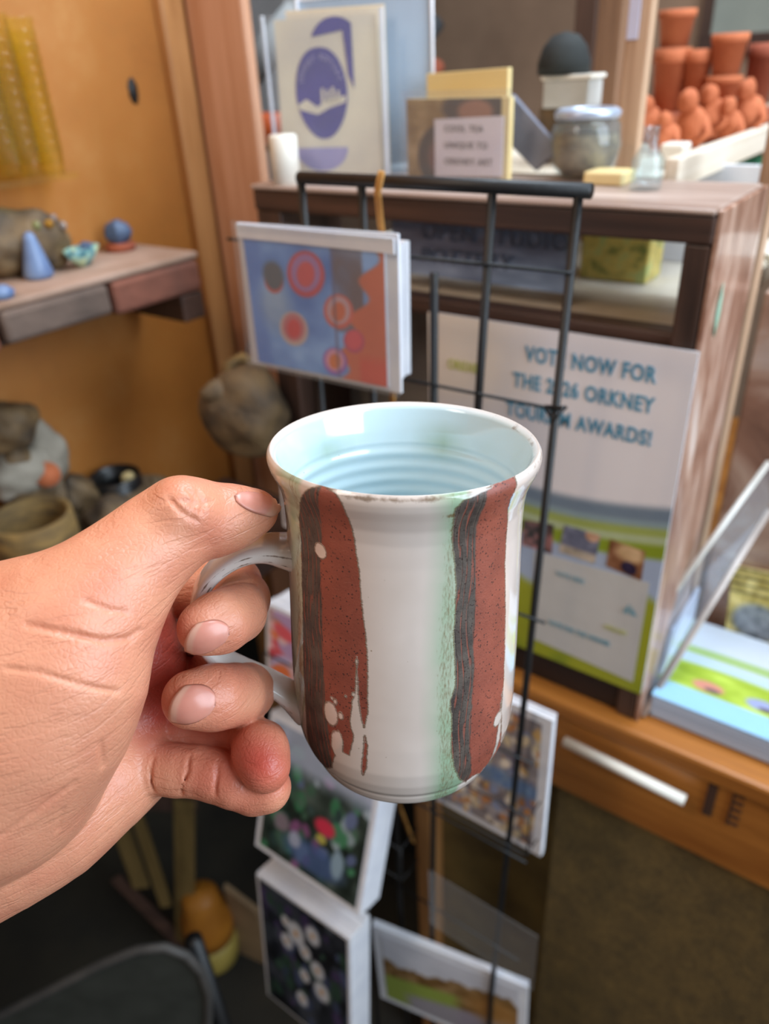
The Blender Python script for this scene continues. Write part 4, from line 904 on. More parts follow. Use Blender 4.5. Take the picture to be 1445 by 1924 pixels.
def smooth_prof(P, n):
    t_, r_ = map(np.array, zip(*P)); s = np.concatenate([[0], np.cumsum(np.hypot(np.diff(t_), np.diff(r_)))]); q = np.linspace(0, s[-1], n)
    a, b = np.interp(q, s, t_), np.interp(q, s, r_); k = max(3, n // 110) | 1; ker = np.ones(k) / k
    for _ in range(2):
        a2 = np.convolve(np.pad(a, k // 2, 'edge'), ker, 'valid'); b2 = np.convolve(np.pad(b, k // 2, 'edge'), ker, 'valid'); a, b = a2, b2
    return a, b
def mug_pt(phi, t, r): return C0 - np.multiply.outer(t, ma) + (r * np.sin(phi))[..., None] * me1 + (r * np.cos(phi))[..., None] * me2
def mug_uv(x, y):
    """pixel -> (arc mm, t mm) on the outer wall"""
    d = A([(x - CX) / FP, -(y - CY) / FP, -1.]); r = .0408
    for _ in range(8):
        o_ = -C0; dd = d - ma * d.dot(ma); oo = o_ - ma * o_.dot(ma)
        a_, b_, c_ = dd.dot(dd), 2 * dd.dot(oo), oo.dot(oo) - r * r; di = b_ * b_ - 4 * a_ * c_
        s_ = (-b_ - math.sqrt(max(di, 0))) / (2 * a_); P = d * s_ - C0; t = -P.dot(ma); r = float(prof_out(np.clip(t, 0, LM)))
    return math.atan2(P.dot(me1), P.dot(me2)) * 40.8, t * 1000
CZ = lambda cx, cy: mug_uv(480 + cx * .4262, 720 + cy * .4262)                  # points read off an enlarged crop
def sdpoly(px, py, poly):
    """signed distance, + inside"""
    P = np.array(poly); d = np.full(px.shape, 1e9); ins = np.zeros(px.shape, bool)
    for i in range(len(P)):
        a, b = P[i], P[(i + 1) % len(P)]; e = b - a; L = e.dot(e) + 1e-12
        h = np.clip(((px - a[0]) * e[0] + (py - a[1]) * e[1]) / L, 0, 1); d = np.minimum(d, (px - a[0] - e[0] * h) ** 2 + (py - a[1] - e[1] * h) ** 2)
        c_ = (a[1] > py) != (b[1] > py)
        with np.errstate(divide='ignore', invalid='ignore'): xi = (b[0] - a[0]) * (py - a[1]) / (b[1] - a[1] + 1e-12) + a[0]
        ins ^= c_ & (px < xi)
    return np.where(ins, 1, -1) * np.sqrt(d)
NP_, NT_ = 720, 300
to, ro = smooth_prof(PO, NT_)
tin = np.linspace(.1205, .002, 190); ri = np.interp(tin, [.0, .003, .010, .018, .03, .09, 110e-3, .117, .1205], [.0428, .0418, .0398, .0380, .0372, .0376, .0355, .028, .0])
ri = ri + .00022 * np.sin(tin * 1000 / 5.2 * 2 * math.pi + 1) * (tin > .014) * (tin < .11)
foot = np.array([(.1263, .0315), (.1256, .0305), (.1240, .0298), (.1233, .02), (.1233, .0)])
T = np.concatenate([foot[::-1, 0], to[::-1], tin[::-1]]); R = np.concatenate([foot[::-1, 1], ro[::-1], ri[::-1]])
# order: under-foot centre -> foot -> outer wall up -> rim -> inner wall down
nr = len(T); outer = np.zeros(nr, bool); outer[5:5 + NT_] = True
phi = np.linspace(-math.pi, math.pi, NP_ + 1)[:-1]
PH, TT = np.meshgrid(phi, T); RR = np.repeat(R[:, None], NP_, 1)
s_mm = PH * 40.8; t_mm = TT * 1000
wob = .00018 * np.sin(PH * 2 + 1 + TT * 30) + .00012 * np.sin(PH * 3 + TT * 70)
V = cam2w(mug_pt(PH, TT, np.maximum(RR + wob * (RR > .01), 0)).reshape(-1, 3))
idx = np.arange(nr * NP_).reshape(nr, NP_); nx = np.roll(idx, -1, 1)
F = np.stack([idx[:-1], nx[:-1], nx[1:], idx[1:]], -1).reshape(-1, 4)
sw = s_mm; OUT = np.repeat(outer[:, None], NP_, 1)
jag = .22 * np.sin(t_mm * 3.1 + 2 * np.sin(t_mm * 1.3)) + .18 * np.sin(t_mm * 7.7 + s_mm)
Lp = [CZ(*p) for p in [(250, 462), (300, 455), (350, 480), (380, 530), (410, 600), (440, 720), (460, 860), (470, 990), (485, 1100), (492, 1250), (494, 1400), (492, 1460), (478, 1520), (466, 1470), (456, 1400), (450, 1250), (445, 1200), (438, 1375), (425, 1395), (415, 1500), (431, 1560), (412, 1640), (385, 1625), (382, 1560), (365, 1528), (335, 1560), (332, 1600), (350, 1640), (335, 1695), (290, 1705), (262, 1680), (240, 1600), (225, 1450), (215, 1250), (212, 1000), (205, 850), (200, 700), (190, 600), (195, 530), (220, 480)]]
Sl = [CZ(*p) for p in [(482, 1555), (493, 1600), (487, 1700), (473, 1730), (468, 1700), (475, 1620)]]
Rp = [CZ(*p) for p in [(1140, 412), (1128, 500), (1112, 620), (1102, 800), (1104, 1000), (1095, 1300), (1085, 1450), (1080, 1580), (1055, 1650), (1010, 1710), (955, 1732), (930, 1760), (900, 1745), (880, 1700), (864, 1620), (868, 1500), (862, 1400), (884, 1330), (880, 1200), (877, 1100), (886, 900), (880, 800), (868, 690), (872, 600), (882, 550), (920, 520), (1000, 480), (1060, 440)]]
sL = sdpoly(sw, t_mm, Lp); sS = sdpoly(sw, t_mm, Sl); sR = sdpoly(sw, t_mm, Rp)
bare = np.maximum(np.maximum(sL, sS), sR)
def spot(cx, cy, rx, ry):
    a, b = CZ(cx, cy); a2, _ = CZ(cx + rx, cy); _, b2 = CZ(cx, cy + ry); rx_, ry_ = abs(a2 - a), abs(b2 - b)
    return (1 - np.sqrt(((sw - a) / rx_) ** 2 + ((t_mm - b) / ry_) ** 2)) * min(rx_, ry_)
for sp in [(286, 740, 27, 34), (332, 1458, 31, 52), (338, 1390, 9, 9), (352, 1402, 11, 13), (376, 1466, 12, 18), (360, 1575, 27, 40), (1070, 1482, 15, 27), (1064, 1600, 5, 44), (398, 1380, 6, 6), (447, 1225, 5, 18), (447, 1290, 4, 30), (433, 1372, 9, 9), (1072, 1540, 4, 30)]:
    bare = np.minimum(bare, -spot(*sp))
bare = np.where(OUT, bare + jag * .5, -9)
def xline(pts):   # s of a border as function of t
    q_ = [CZ(*p) for p in pts]; ss, tt = zip(*q_); return np.interp(t_mm, tt, ss)
bl_ = xline([(287, 470), (290, 600), (288, 800), (300, 1000), (302, 1200), (312, 1400), (332, 1600)])
brr = xline([(1020, 470), (985, 600), (975, 800), (975, 1000), (966, 1150), (970, 1250), (960, 1400), (946, 1600), (950, 1730)])
dark = np.where(sw < 0, bl_ - sw, brr - sw)                                     # + = dark combed part
ge = xline([(872, 460), (872, 700), (880, 900), (878, 1200), (866, 1400), (868, 1600), (880, 1760)]); gs = xline([(735, 460), (760, 600), (735, 900), (720, 1200), (715, 1500), (730, 1760)])
green = np.clip((sw - gs) / 7.5, 0, 1) ** 1.2 * np.clip((ge + 5 - sw) / 2, 0, 1)
ll = xline([(200, 500), (205, 800), (215, 1000), (225, 1400), (262, 1680)])
green = np.maximum(green, np.clip((ll + 1 - sw) / 2, 0, 1) * np.clip((sw - ll + 14) / 5, 0, 1) * .8) * OUT
# repeat of the brushed bands on the far side of the mug
brown = np.clip(1 - np.abs(sw - ll + 3.5) / 4.5, 0, 1) * np.clip((t_mm - 5) / 50, .8, 1.6)
brown = np.maximum(brown, .70 * np.clip((sw - gs - 4) / 4, 0, 1) * np.clip((ge + 1 - sw) / 2, 0, 1))
rimb = np.clip(1 - np.abs(t_mm - 7.3) / 1.3, 0, 1) * np.clip((sw - 8) / 4, 0, 1) * np.clip((27 - sw) / 5, 0, 1)
brown = np.maximum(brown, rimb * 2.0) * OUT
lip = 1.35 * np.clip(1 - np.abs(t_mm - 1.2) / 1.8, 0, 1) * (T[:, None] < .006)
aa = PH; lipb = lip * (.45 + .4 * np.sin(aa * 2.3 + 1.4) * np.sin(aa * 1.1 + 2)); lipb = np.maximum(lipb, lip * np.clip(1 - np.abs(aa - 1.95) / .5, 0, 1))
gin = np.where(~OUT, np.clip(1 - np.abs(t_mm - 14) / 9, 0, 1) * (np.clip(1 - np.abs(np.abs(aa) - math.pi + .0) / .0001, 0, 0) + np.clip(1 - np.abs(aa - 2.72) / .34, 0, 1) + np.clip(1 - np.abs(aa + 2.35) / .35, 0, 1)), 0)
green = np.maximum(green, gin * .8)
mg = NT('thrown mug glaze')
vO = mg.coord(); a_b = mg.attr('bare').outputs['Fac']; a_d = mg.attr('dark').outputs['Fac']; a_g = mg.attr('green').outputs['Fac']; a_br = mg.attr('brown').outputs['Fac']; a_lip = mg.attr('lip').outputs['Fac']; a_s = mg.attr('arc').outputs['Fac']; a_t = mg.attr('tt').outputs['Fac']
n_edge = mg.noise(vO, 900, 3, .6); n_edge2 = mg.noise(vO, 260, 2)
edge = mg.math('ADD', a_b, mg.math('MULTIPLY', mg.math('SUBTRACT', n_edge, .5), .55)); edge = mg.math('ADD', edge, mg.math('MULTIPLY', mg.math('SUBTRACT', n_edge2, .5), .8))
mbare = mg.math('MULTIPLY', edge, 6.0, clamp=True)
mrim = mg.ramp(mg.math('ADD', mg.math('MULTIPLY', edge, .5), .5), [(.20, (0, 0, 0)), (.45, (1, 1, 1)), (.50, (1, 1, 1)), (.56, (0, 0, 0))])
comb_v = mg.n('ShaderNodeCombineXYZ'); mg.l(a_s, comb_v.inputs[0]); mg.l(mg.math('MULTIPLY', a_t, .06), comb_v.inputs[1])
warp = mg.noise(comb_v.outputs[0], .35, 2); sx_ = mg.math('ADD', a_s, mg.math('MULTIPLY', mg.math('SINE', mg.math('MULTIPLY', a_t, .16)), .8))
comb = mg.math('SINE', mg.math('MULTIPLY', mg.math('ADD', sx_, mg.math('MULTIPLY', warp, 4.0)), 2.9))
combm = mg.ramp(mg.math('ADD', mg.math('MULTIPLY', comb, .5), .5), [(.80, (0, 0, 0)), (.97, (1, 1, 1))])
mdark = mg.math('MULTIPLY', mg.math('ADD', a_d, mg.math('MULTIPLY', mg.math('SUBTRACT', n_edge2, .5), 1.4)), 1.6, clamp=True)
sp1 = mg.n('ShaderNodeTexVoronoi'); mg.l(vO, sp1.inputs['Vector']); sp1.inputs['Scale'].default_value = 900
speck = mg.ramp(sp1.outputs['Distance'], [(.20, (1, 1, 1)), (.34, (0, 0, 0))])
gate = mg.ramp(mg.noise(vO, 500, 1), [(.44, (0, 0, 0)), (.54, (1, 1, 1))]); speck = mg.mix(1.0, speck, gate, 'MULTIPLY')
red = mg.ramp(mg.noise(vO, 60, 5, .6), [(.3, rgba((122, 62, 48))), (.7, rgba((152, 80, 62)))])
scr = mg.n('ShaderNodeCombineXYZ'); mg.l(mg.math('MULTIPLY', a_s, .12), scr.inputs[0]); mg.l(mg.math('ADD', mg.math('MULTIPLY', a_t, 3.2), mg.math('MULTIPLY', a_s, .8)), scr.inputs[1])
scrm = mg.ramp(mg.noise(scr.outputs[0], 1.2, 3), [(.66, (0, 0, 0)), (.74, (1, 1, 1))])
red = mg.mix(mg.math('MULTIPLY', scrm, .35), red, rgba((206, 150, 132)))
drk = mg.mix(mg.math('MULTIPLY', combm, mg.ramp(mg.noise(comb_v.outputs[0], 1.1, 2), [(.42, (0, 0, 0)), (.55, (1, 1, 1))])), mg.ramp(mg.noise(vO, 140, 4), [(.3, rgba((58, 50, 46))), (.7, rgba((92, 82, 74)))]), rgba((132, 74, 60)))
clay = mg.mix(mdark, red, drk); clay = mg.mix(mg.math('MULTIPLY', speck, .85), clay, rgba((44, 30, 28)))
white = mg.ramp(mg.noise(vO, 30, 3), [(.3, rgba((202, 188, 178))), (.7, rgba((214, 201, 192)))])
white = mg.mix(mg.attr('inner').outputs['Fac'], white, rgba((196, 218, 224)))  # blue sky light inside the mug, put into the glaze colour
gn = mg.mix(mg.ramp(mg.noise(vO, 45, 4), [(.3, (.6, .6, .6)), (.6, (1, 1, 1))]), white, rgba((146, 172, 142)))
gl = mg.mix(a_g, white, gn)
stv = mg.n('ShaderNodeCombineXYZ'); mg.l(mg.math('MULTIPLY', a_s, 1.6), stv.inputs[0]); mg.l(mg.math('MULTIPLY', a_t, .35), stv.inputs[1])
bst = mg.noise(stv.outputs[0], 1.0, 4, .62)
bmask = mg.math('MULTIPLY', mg.math('SUBTRACT', mg.math('ADD', bst, mg.math('MULTIPLY', a_br, .44)), .72), 3.2, clamp=True); bmask = mg.math('MULTIPLY', bmask, mg.math('MULTIPLY', a_br, 2.5, clamp=True))
gl = mg.mix(mg.math('MULTIPLY', bmask, .8), gl, rgba((116, 92, 56)))
lipn = mg.math('MULTIPLY', mg.math('SUBTRACT', mg.math('ADD', mg.noise(vO, 180, 4, .65), mg.math('MULTIPLY', a_lip, .5)), .80), 5, clamp=True)
gl = mg.mix(mg.math('MULTIPLY', lipn, .8), gl, rgba((110, 86, 62)))
sp2 = mg.n('ShaderNodeTexVoronoi'); mg.l(vO, sp2.inputs['Vector']); sp2.inputs['Scale'].default_value = 260
gate2 = mg.ramp(mg.noise(vO, 120, 1), [(.58, (0, 0, 0)), (.62, (1, 1, 1))]); speck2 = mg.mix(1.0, mg.ramp(sp2.outputs['Distance'], [(.05, (1, 1, 1)), (.09, (0, 0, 0))]), gate2, 'MULTIPLY')
gl = mg.mix(mg.math('MULTIPLY', speck2, .7), gl, rgba((120, 96, 60)))
gl = mg.mix(mg.math('MULTIPLY', mrim, .85), gl, rgba((92, 66, 36)))
mg.base(mg.mix(mbare, gl, clay))
mg.l(mg.math('ADD', mg.math('MULTIPLY', mbare, .42), .10), mg.b.inputs['Roughness'])
mg.l(mg.math('SUBTRACT', .5, mg.math('MULTIPLY', mbare, .5)), mg.b.inputs['Coat Weight']); mg.set(Coat_Roughness=.05)
hgt = mg.math('SUBTRACT', mg.math('MULTIPLY', mg.math('MULTIPLY', combm, mdark), mg.math('MULTIPLY', mbare, -.5)), mg.math('MULTIPLY', mbare, 1.0))
hgt = mg.math('ADD', hgt, mg.math('MULTIPLY', mg.noise(vO, 1400, 2), mg.math('MULTIPLY', mbare, .35))); hgt = mg.math('ADD', hgt, mg.math('MULTIPLY', mg.noise(vO, 90, 2), .12))
mg.bump(hgt, .55, .0006)
mug = thing('stoneware_mug', 'white and pale green glazed stoneware mug with bare red clay stripes held in the hand', 'mug', cam2w(C0 - ma * LM))
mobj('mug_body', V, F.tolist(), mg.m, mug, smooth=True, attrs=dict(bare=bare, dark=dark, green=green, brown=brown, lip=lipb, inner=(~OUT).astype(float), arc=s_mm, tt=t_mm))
# handle: strap swept along a path in the plane of the mug axis
ha = math.radians(180 + 99)                                                     # azimuth: image left, slightly towards the camera
hr = nrm(me1 * math.sin(ha) + me2 * math.cos(ha)); hn = np.cross(hr, ma)
if hn[2] < 0: hn = -hn
def hp(x, y):
    d = A([(x - CX) / FP, -(y - CY) / FP, -1.]); s_ = C0.dot(hn) / d.dot(hn); return d * s_
hpts = [hp(*p) for p in [(568, 1040), (535, 1034), (500, 1030), (465, 1036), (430, 1052), (400, 1076), (380, 1105), (371, 1140), (374, 1180), (392, 1215), (420, 1240), (455, 1258), (492, 1274), (525, 1292), (552, 1312), (572, 1330)]]
def catmull(P, k):
    P = [np.array(p) for p in P]; P = [2 * P[0] - P[1]] + P + [2 * P[-1] - P[-2]]; out = []
    for i in range(1, len(P) - 2):
        for j in range(k):
            t = j / k; out.append(.5 * ((2 * P[i]) + (-P[i - 1] + P[i + 1]) * t + (2 * P[i - 1] - 5 * P[i] + 4 * P[i + 1] - P[i + 2]) * t * t + (-P[i - 1] + 3 * P[i] - 3 * P[i + 1] + P[i + 2]) * t ** 3))
    return out + [P[-2]]
hc = catmull(hpts, 8); HV = []; n_ = len(hc); sg = 28; had = []
for i, p in enumerate(hc):
    t_ = nrm(hc[min(i + 1, n_ - 1)] - hc[max(i - 1, 0)]); nn_ = np.cross(hn, t_); f_ = i / (n_ - 1)
    en = 1 + 1.0 * math.exp(-((f_) / .12) ** 2) + .7 * math.exp(-((1 - f_) / .10) ** 2); wd = .0068 * (1 + .35 * math.exp(-(f_ / .15) ** 2) + .25 * math.exp(-((1 - f_) / .12) ** 2)); tk = .0030 * en
    for k in range(sg):
        an = 2 * math.pi * k / sg; ca, sa = math.cos(an), math.sin(an); q_ = abs(ca) ** .75 * math.copysign(1, ca); HV.append(p + hn * wd * q_ + nn_ * tk * math.copysign(abs(sa) ** .8, sa) * (1 - .12 * (1 - abs(ca))))
        had.append(.96 < abs(ca) < .985)
HF = [(i * sg + k, i * sg + (k + 1) % sg, (i + 1) * sg + (k + 1) % sg, (i + 1) * sg + k) for i in range(n_ - 1) for k in range(sg)] + [tuple(range(sg))[::-1], tuple((n_ - 1) * sg + k for k in range(sg))]
hm = NT('handle glaze'); vO = hm.coord(); wt = hm.ramp(hm.noise(vO, 30, 3), [(.3, rgba((208, 204, 198))), (.7, rgba((226, 222, 216)))])
ed = hm.math('MULTIPLY', hm.math('SUBTRACT', hm.math('ADD', hm.noise(vO, 160, 3, .6), hm.math('MULTIPLY', hm.attr('edge').outputs['Fac'], .42)), .88), 8, clamp=True)
hm.base(hm.mix(hm.math('MULTIPLY', ed, .85), wt, rgba((96, 70, 46)))); hm.set(Roughness=.12, Coat_Weight=.5)
hm.bump(hm.noise(vO, 90, 2), .25, .0006)
mobj('handle', cam2w(A(HV)), HF, hm.m, mug, smooth=True, attrs=dict(edge=A(had).astype(float)))

# ================================================================== THE HAND (one continuous surface grown from a distance field)
def HP(x, y, d): return A([(x - CX) / FP * d, -(y - CY) / FP * d, -d])
def HR(px, d): return px * d / FP
def cone(P, a, b, ra, rb):
    a = a.astype(np.float32); b = b.astype(np.float32); e = b - a; L = float(e.dot(e)); pa = P - a
    h = np.clip((pa @ e) / L, 0, 1); return np.sqrt(((pa - h[..., None] * e) ** 2).sum(-1)) - (ra + (rb - ra) * h)
def smin(a, b, k):
    h = np.clip(.5 + .5 * (b - a) / k, 0, 1); return b + (a - b) * h - k * h * (1 - h)
def chain(P, pts, k):
    o = None
    for (a, ra), (b, rb) in zip(pts[:-1], pts[1:]):
        d = cone(P, a, b, ra, rb); o = d if o is None else smin(o, d, k)
    return o
def J(x, y, d, rpx): return (HP(x, y, d), HR(rpx, d))
THUMB = [J(486, 960, .2470, 35), J(452, 968, .2455, 49), J(400, 978, .242, 62), J(342, 975, .2375, 73), J(285, 1025, .2335, 84), J(222, 1085, .229, 98), J(150, 1155, .225, 116)]
THEN = [J(150, 1175, .225, 118), J(118, 1250, .223, 142), J(70, 1340, .225, 156), J(10, 1430, .231, 158)]
THEN2 = [J(-10, 1230, .232, 165), J(-60, 1420, .238, 200), J(-230, 1560, .24, 200)]
PALM = [J(255, 1130, .272, 62), J(262, 1230, .279, 66), J(250, 1340, .283, 70), J(245, 1425, .279, 74)]
PALM2 = [J(60, 1300, .262, 150), J(230, 1250, .279, 90)]
HYPO = [J(250, 1428, .277, 68), J(205, 1455, .270, 82), J(110, 1500, .262, 118), J(20, 1530, .258, 148), J(-120, 1570, .254, 180), J(-350, 1700, .246, 205)]
IDX = [J(265, 1120, .284, 52), J(350, 1105, .286, 52), J(440, 1092, .281, 49)]
IDX2 = [J(446, 1098, .281, 46), J(456, 1126, .268, 47), J(444, 1152, .255, 52), J(414, 1169, .246, 55), J(384, 1180, .241, 51)]
MID = [J(262, 1260, .290, 56), J(350, 1270, .296, 56), J(440, 1288, .290, 52)]
MID2 = [J(440, 1288, .290, 52), J(462, 1300, .278, 50), J(440, 1306, .266, 55), J(402, 1310, .257, 58), J(360, 1314, .251, 55)]
RNG = [J(262, 1370, .284, 60), J(330, 1375, .283, 50), J(400, 1392, .282, 48), J(455, 1396, .279, 47), J(496, 1398, .275, 44)]
RNG2 = [J(474, 1388, .272, 42), J(490, 1412, .261, 49), J(498, 1442, .257, 47)]
PNK = [J(245, 1432, .272, 72), J(305, 1444, .268, 47), J(335, 1447, .267, 48), J(370, 1449, .266, 47), J(405, 1457, .265, 48), J(440, 1470, .264, 47), J(478, 1480, .266, 49), J(500, 1480, .265, 47)]
CREASE = [([HP(285, 1410, .262), HP(280, 1450, .258), HP(290, 1492, .263)], .0010), ([HP(356, 1390, .262), HP(350, 1430, .252), HP(342, 1488, .262)], .0009), ([HP(415, 1400, .262), HP(411, 1440, .250), HP(408, 1500, .262)], .0010)]
def hand_sdf(P):
    th = smin(chain(P, THUMB, .006), chain(P, THEN, .012), .012); th = smin(th, chain(P, THEN2, .02), .02)
    pm = smin(chain(P, PALM, .01), chain(P, HYPO, .012), .010); pm = smin(pm, chain(P, PALM2, .01), .012)
    o = smin(th, pm, .0016)
    o = smin(o, chain(P, PNK, .0016), .002)
    rg = smin(chain(P, RNG, .003), chain(P, RNG2, .004), .002); o = smin(o, rg, .0008)
    md = smin(chain(P, MID, .004), chain(P, MID2, .004), .0016); o = smin(o, md, .0014)
    ix = smin(chain(P, IDX, .004), chain(P, IDX2, .004), .0014); o = smin(o, ix, .0014)
    # knuckle of the thumb, slightly flattened nail bed
    o = smin(o, cone(P, HP(338, 950, .228), HP(352, 955, .229), .0075, .0070), .006)
    return o
def march0(x, y, fn):
    d = A([(x - CX) / FP, -(y - CY) / FP, -1.]).astype(np.float32); s_ = .17
    for _ in range(90):
        v = float(fn((d * s_)[None])[0])
        if v < 2e-5: break
        s_ += v * .6 / np.linalg.norm(d)
    return d * s_
# skin folds: (pixel polyline, groove radius m)
FOLDS = [([(262, 1184), (244, 1199), (195, 1204), (118, 1188), (50, 1174)], .0007), ([(236, 1150), (205, 1146), (160, 1128)], .0005), ([(225, 1300), (150, 1286), (70, 1262), (10, 1256)], .0004),
  ([(206, 1497), (194, 1440), (190, 1396)], .0006), ([(290, 1490), (282, 1450), (288, 1425)], .0005), ([(340, 1494), (352, 1450), (356, 1420)], .0005), ([(404, 1494), (408, 1455), (410, 1430)], .0005),
  ([(398, 1110), (430, 1097), (478, 1093)], .0007), ([(352, 918), (368, 935), (362, 955)], .0006), ([(372, 925), (384, 944), (378, 962)], .0006), ([(340, 940), (372, 946), (395, 940)], .0005), ([(318, 935), (340, 962), (372, 980)], .0005),
  ([(140, 1470), (60, 1530), (0, 1572)], .0006), ([(60, 1640), (110, 1560), (118, 1520)], .0004)]
GR = []
def hand_full(P):
    o = hand_sdf(P)
    for a, b, r in GR:
        near = np.abs(o) < .006
        if not near.any(): break
        d = cone(P, a, b, r, r); o = -smin(-o, d, .0010)
    return o
for pts, r in FOLDS:
    q_ = [march0(x, y, hand_sdf) for x, y in pts]
    for a, b in zip(q_[:-1], q_[1:]):
        if np.linalg.norm(a - b) < .018: GR.append((a, b, r))
def surface_nets(fn, lo, hi, h):
    n = np.ceil((hi - lo) / h).astype(int) + 1; xs = [(lo[i] + h * np.arange(n[i])).astype(np.float32) for i in range(3)]
    S = np.empty(tuple(n), np.float32)
    B = 16
    for i0 in range(0, n[0], B):
        for j0 in range(0, n[1], B):
            for k0 in range(0, n[2], B):
                X_, Y_, Z_ = xs[0][i0:i0 + B], xs[1][j0:j0 + B], xs[2][k0:k0 + B]
                c0 = A([X_.mean(), Y_.mean(), Z_.mean()]).astype(np.float32); v0 = float(hand_sdf(c0[None])[0])
                if abs(v0) > B * h * 1.0 + .004: S[i0:i0 + B, j0:j0 + B, k0:k0 + B] = v0; continue
                S[i0:i0 + B, j0:j0 + B, k0:k0 + B] = fn(np.stack(np.meshgrid(X_, Y_, Z_, indexing='ij'), -1))
    c = S < 0; m = np.zeros(tuple(n - 1), np.int8)
    sl = lambda o, d: tuple(slice(o[i], (n[i] - 1 + o[i])) for i in range(3))
    cs = [(i, j, k) for i in (0, 1) for j in (0, 1) for k in (0, 1)]
    for o in cs: m += c[sl(o, 0)]
    act = (m > 0) & (m < 8); vid = -np.ones(act.shape, int); ii = np.argwhere(act); vid[act] = np.arange(len(ii))
    acc = np.zeros((len(ii), 3)); cnt = np.zeros(len(ii))
    for a in cs:
        for ax in range(3):
            if a[ax]: continue
            b = list(a); b[ax] = 1; va = S[tuple((ii + a).T)]; vb = S[tuple((ii + b).T)]; k = (va < 0) != (vb < 0)
            t = np.where(k, va / np.where(k, va - vb, 1), 0); p = ii + a; q = p.astype(float); q[:, ax] += t
            acc[k] += q[k]; cnt[k] += 1
    V = lo + h * acc / cnt[:, None]; F = []
    for ax in range(3):
        a = [slice(1, -1)] * 3; b = [slice(1, -1)] * 3; a[ax] = slice(0, -1); b[ax] = slice(1, None)
        ca, cb = c[tuple(a)], c[tuple(b)]; e = np.argwhere(ca != cb)
        off = np.array([1, 1, 1]); off[ax] = 0; g = e + off; u, v = [(1, 2), (2, 0), (0, 1)][ax]
        du = np.zeros(3, int); du[u] = 1; dv = np.zeros(3, int); dv[v] = 1
        q = [vid[tuple(x.T)] for x in (g - du - dv, g - dv, g, g - du)]; f = np.stack(q, -1)
        ins = ca[tuple(e.T)]; f[~ins] = f[~ins][:, ::-1]; F.append(f)
    return V, np.vstack(F)
lo = HP(-560, 1900, .26); lo = A([-.235, -.165, -.318]); hi = A([-.030, .016, -.175])
HV, HF = surface_nets(hand_full, lo, hi, .00060)
def proj_cam(P): return CX - FP * P[..., 0] / P[..., 2], CY + FP * P[..., 1] / P[..., 2]
hx, hy = proj_cam(HV)
# skin pigment: flushed fingertips, paler back of thumb; palm hollow's shade painted in
def gs2(x0, y0, r): return np.exp(-(((hx - x0) ** 2 + (hy - y0) ** 2) / r ** 2))
flush_shade = .75 * gs2(505, 1430, 60) + .5 * gs2(300, 1240, 110) * np.clip((-HV[:, 2] - .248) / .01, 0, 1) + .5 * gs2(330, 1190, 40) + .4 * gs2(315, 1330, 50) + .5 * gs2(430, 1450, 90) + .3 * gs2(400, 1010, 60) + .25 * gs2(190, 1160, 80)
flush_shade *= 1.0
flush_shade += (.75 * gs2(315, 1230, 70) + .5 * gs2(290, 1360, 60)) * np.clip((-HV[:, 2] - .252) / .01, 0, 1) + .25 * gs2(410, 1310, 60) + .2 * gs2(440, 1180, 60)
flush_shade += .15 * np.sin(HV[:, 0] * 210 + 2) * np.sin(HV[:, 1] * 260) * np.sin(HV[:, 2] * 190)
sk0, sk1 = lin((208, 142, 112)), lin((182, 78, 62)); fl = np.clip(flush_shade, 0, 1)[:, None]
scol = sk0 * (1 - fl) + sk1 * fl
sk = NT('skin'); vO = sk.coord(); sk.base(sk.mix(.16, sk.attr('Col').outputs['Color'], sk.ramp(sk.noise(vO, 70, 5, .6), [(.3, (.25, .22, .2)), (.7, (.75, .72, .7))]), 'OVERLAY'))
sk.set(Roughness=.40, Subsurface_Weight=.15, Subsurface_Scale=.004, Specular_IOR_Level=.45); sk.b.inputs['Subsurface Radius'].default_value = (1, .35, .2)
vr = sk.n('ShaderNodeTexVoronoi', feature='DISTANCE_TO_EDGE'); mp = sk.coord((1, 1, 1)); dst = sk.n('ShaderNodeVectorMath', operation='ADD')
nz = sk.n('ShaderNodeTexNoise'); nz.inputs['Scale'].default_value = 160; sk.l(mp, nz.inputs['Vector']); sc3 = sk.n('ShaderNodeVectorMath', operation='SCALE'); sk.l(nz.outputs['Color'], sc3.inputs[0]); sc3.inputs['Scale'].default_value = .0022
sk.l(mp, dst.inputs[0]); sk.l(sc3.outputs[0], dst.inputs[1]); sk.l(dst.outputs[0], vr.inputs['Vector']); vr.inputs['Scale'].default_value = 620
f1 = sk.ramp(vr.outputs['Distance'], [(0, (0, 0, 0)), (.22, (1, 1, 1))])
# longer creases running across the thumb and the ball of the hand
mp2 = sk.coord((1, 1, 1), (0, 0, 0)); wv = sk.n('ShaderNodeTexNoise'); sk.l(sk.coord((60, 60, 420), (.4, .3, .2)), wv.inputs['Vector']); wv.inputs['Scale'].default_value = 1.0; wv.inputs['Detail'].default_value = 4
f2 = sk.ramp(wv.outputs[0], [(.40, (0, 0, 0)), (.46, (1, 1, 1))])
sk.bump(sk.math('ADD', sk.math('MULTIPLY', f1, .26), sk.math('ADD', sk.math('MULTIPLY', f2, .8), sk.math('MULTIPLY', sk.noise(vO, 900, 3), .5))), .40, .0006)
hand = mobj('hand', cam2w(HV), HF.tolist(), sk.m, None, smooth=True, colors=scol, origin=cam2w(HP(-100, 1550, .25)))
tag(hand, 'left hand gripping the mug handle, thumb on top and fingers curled through', 'hand')
sm_ = hand.modifiers.new('smooth', 'SMOOTH'); sm_.factor = .5; sm_.iterations = 3
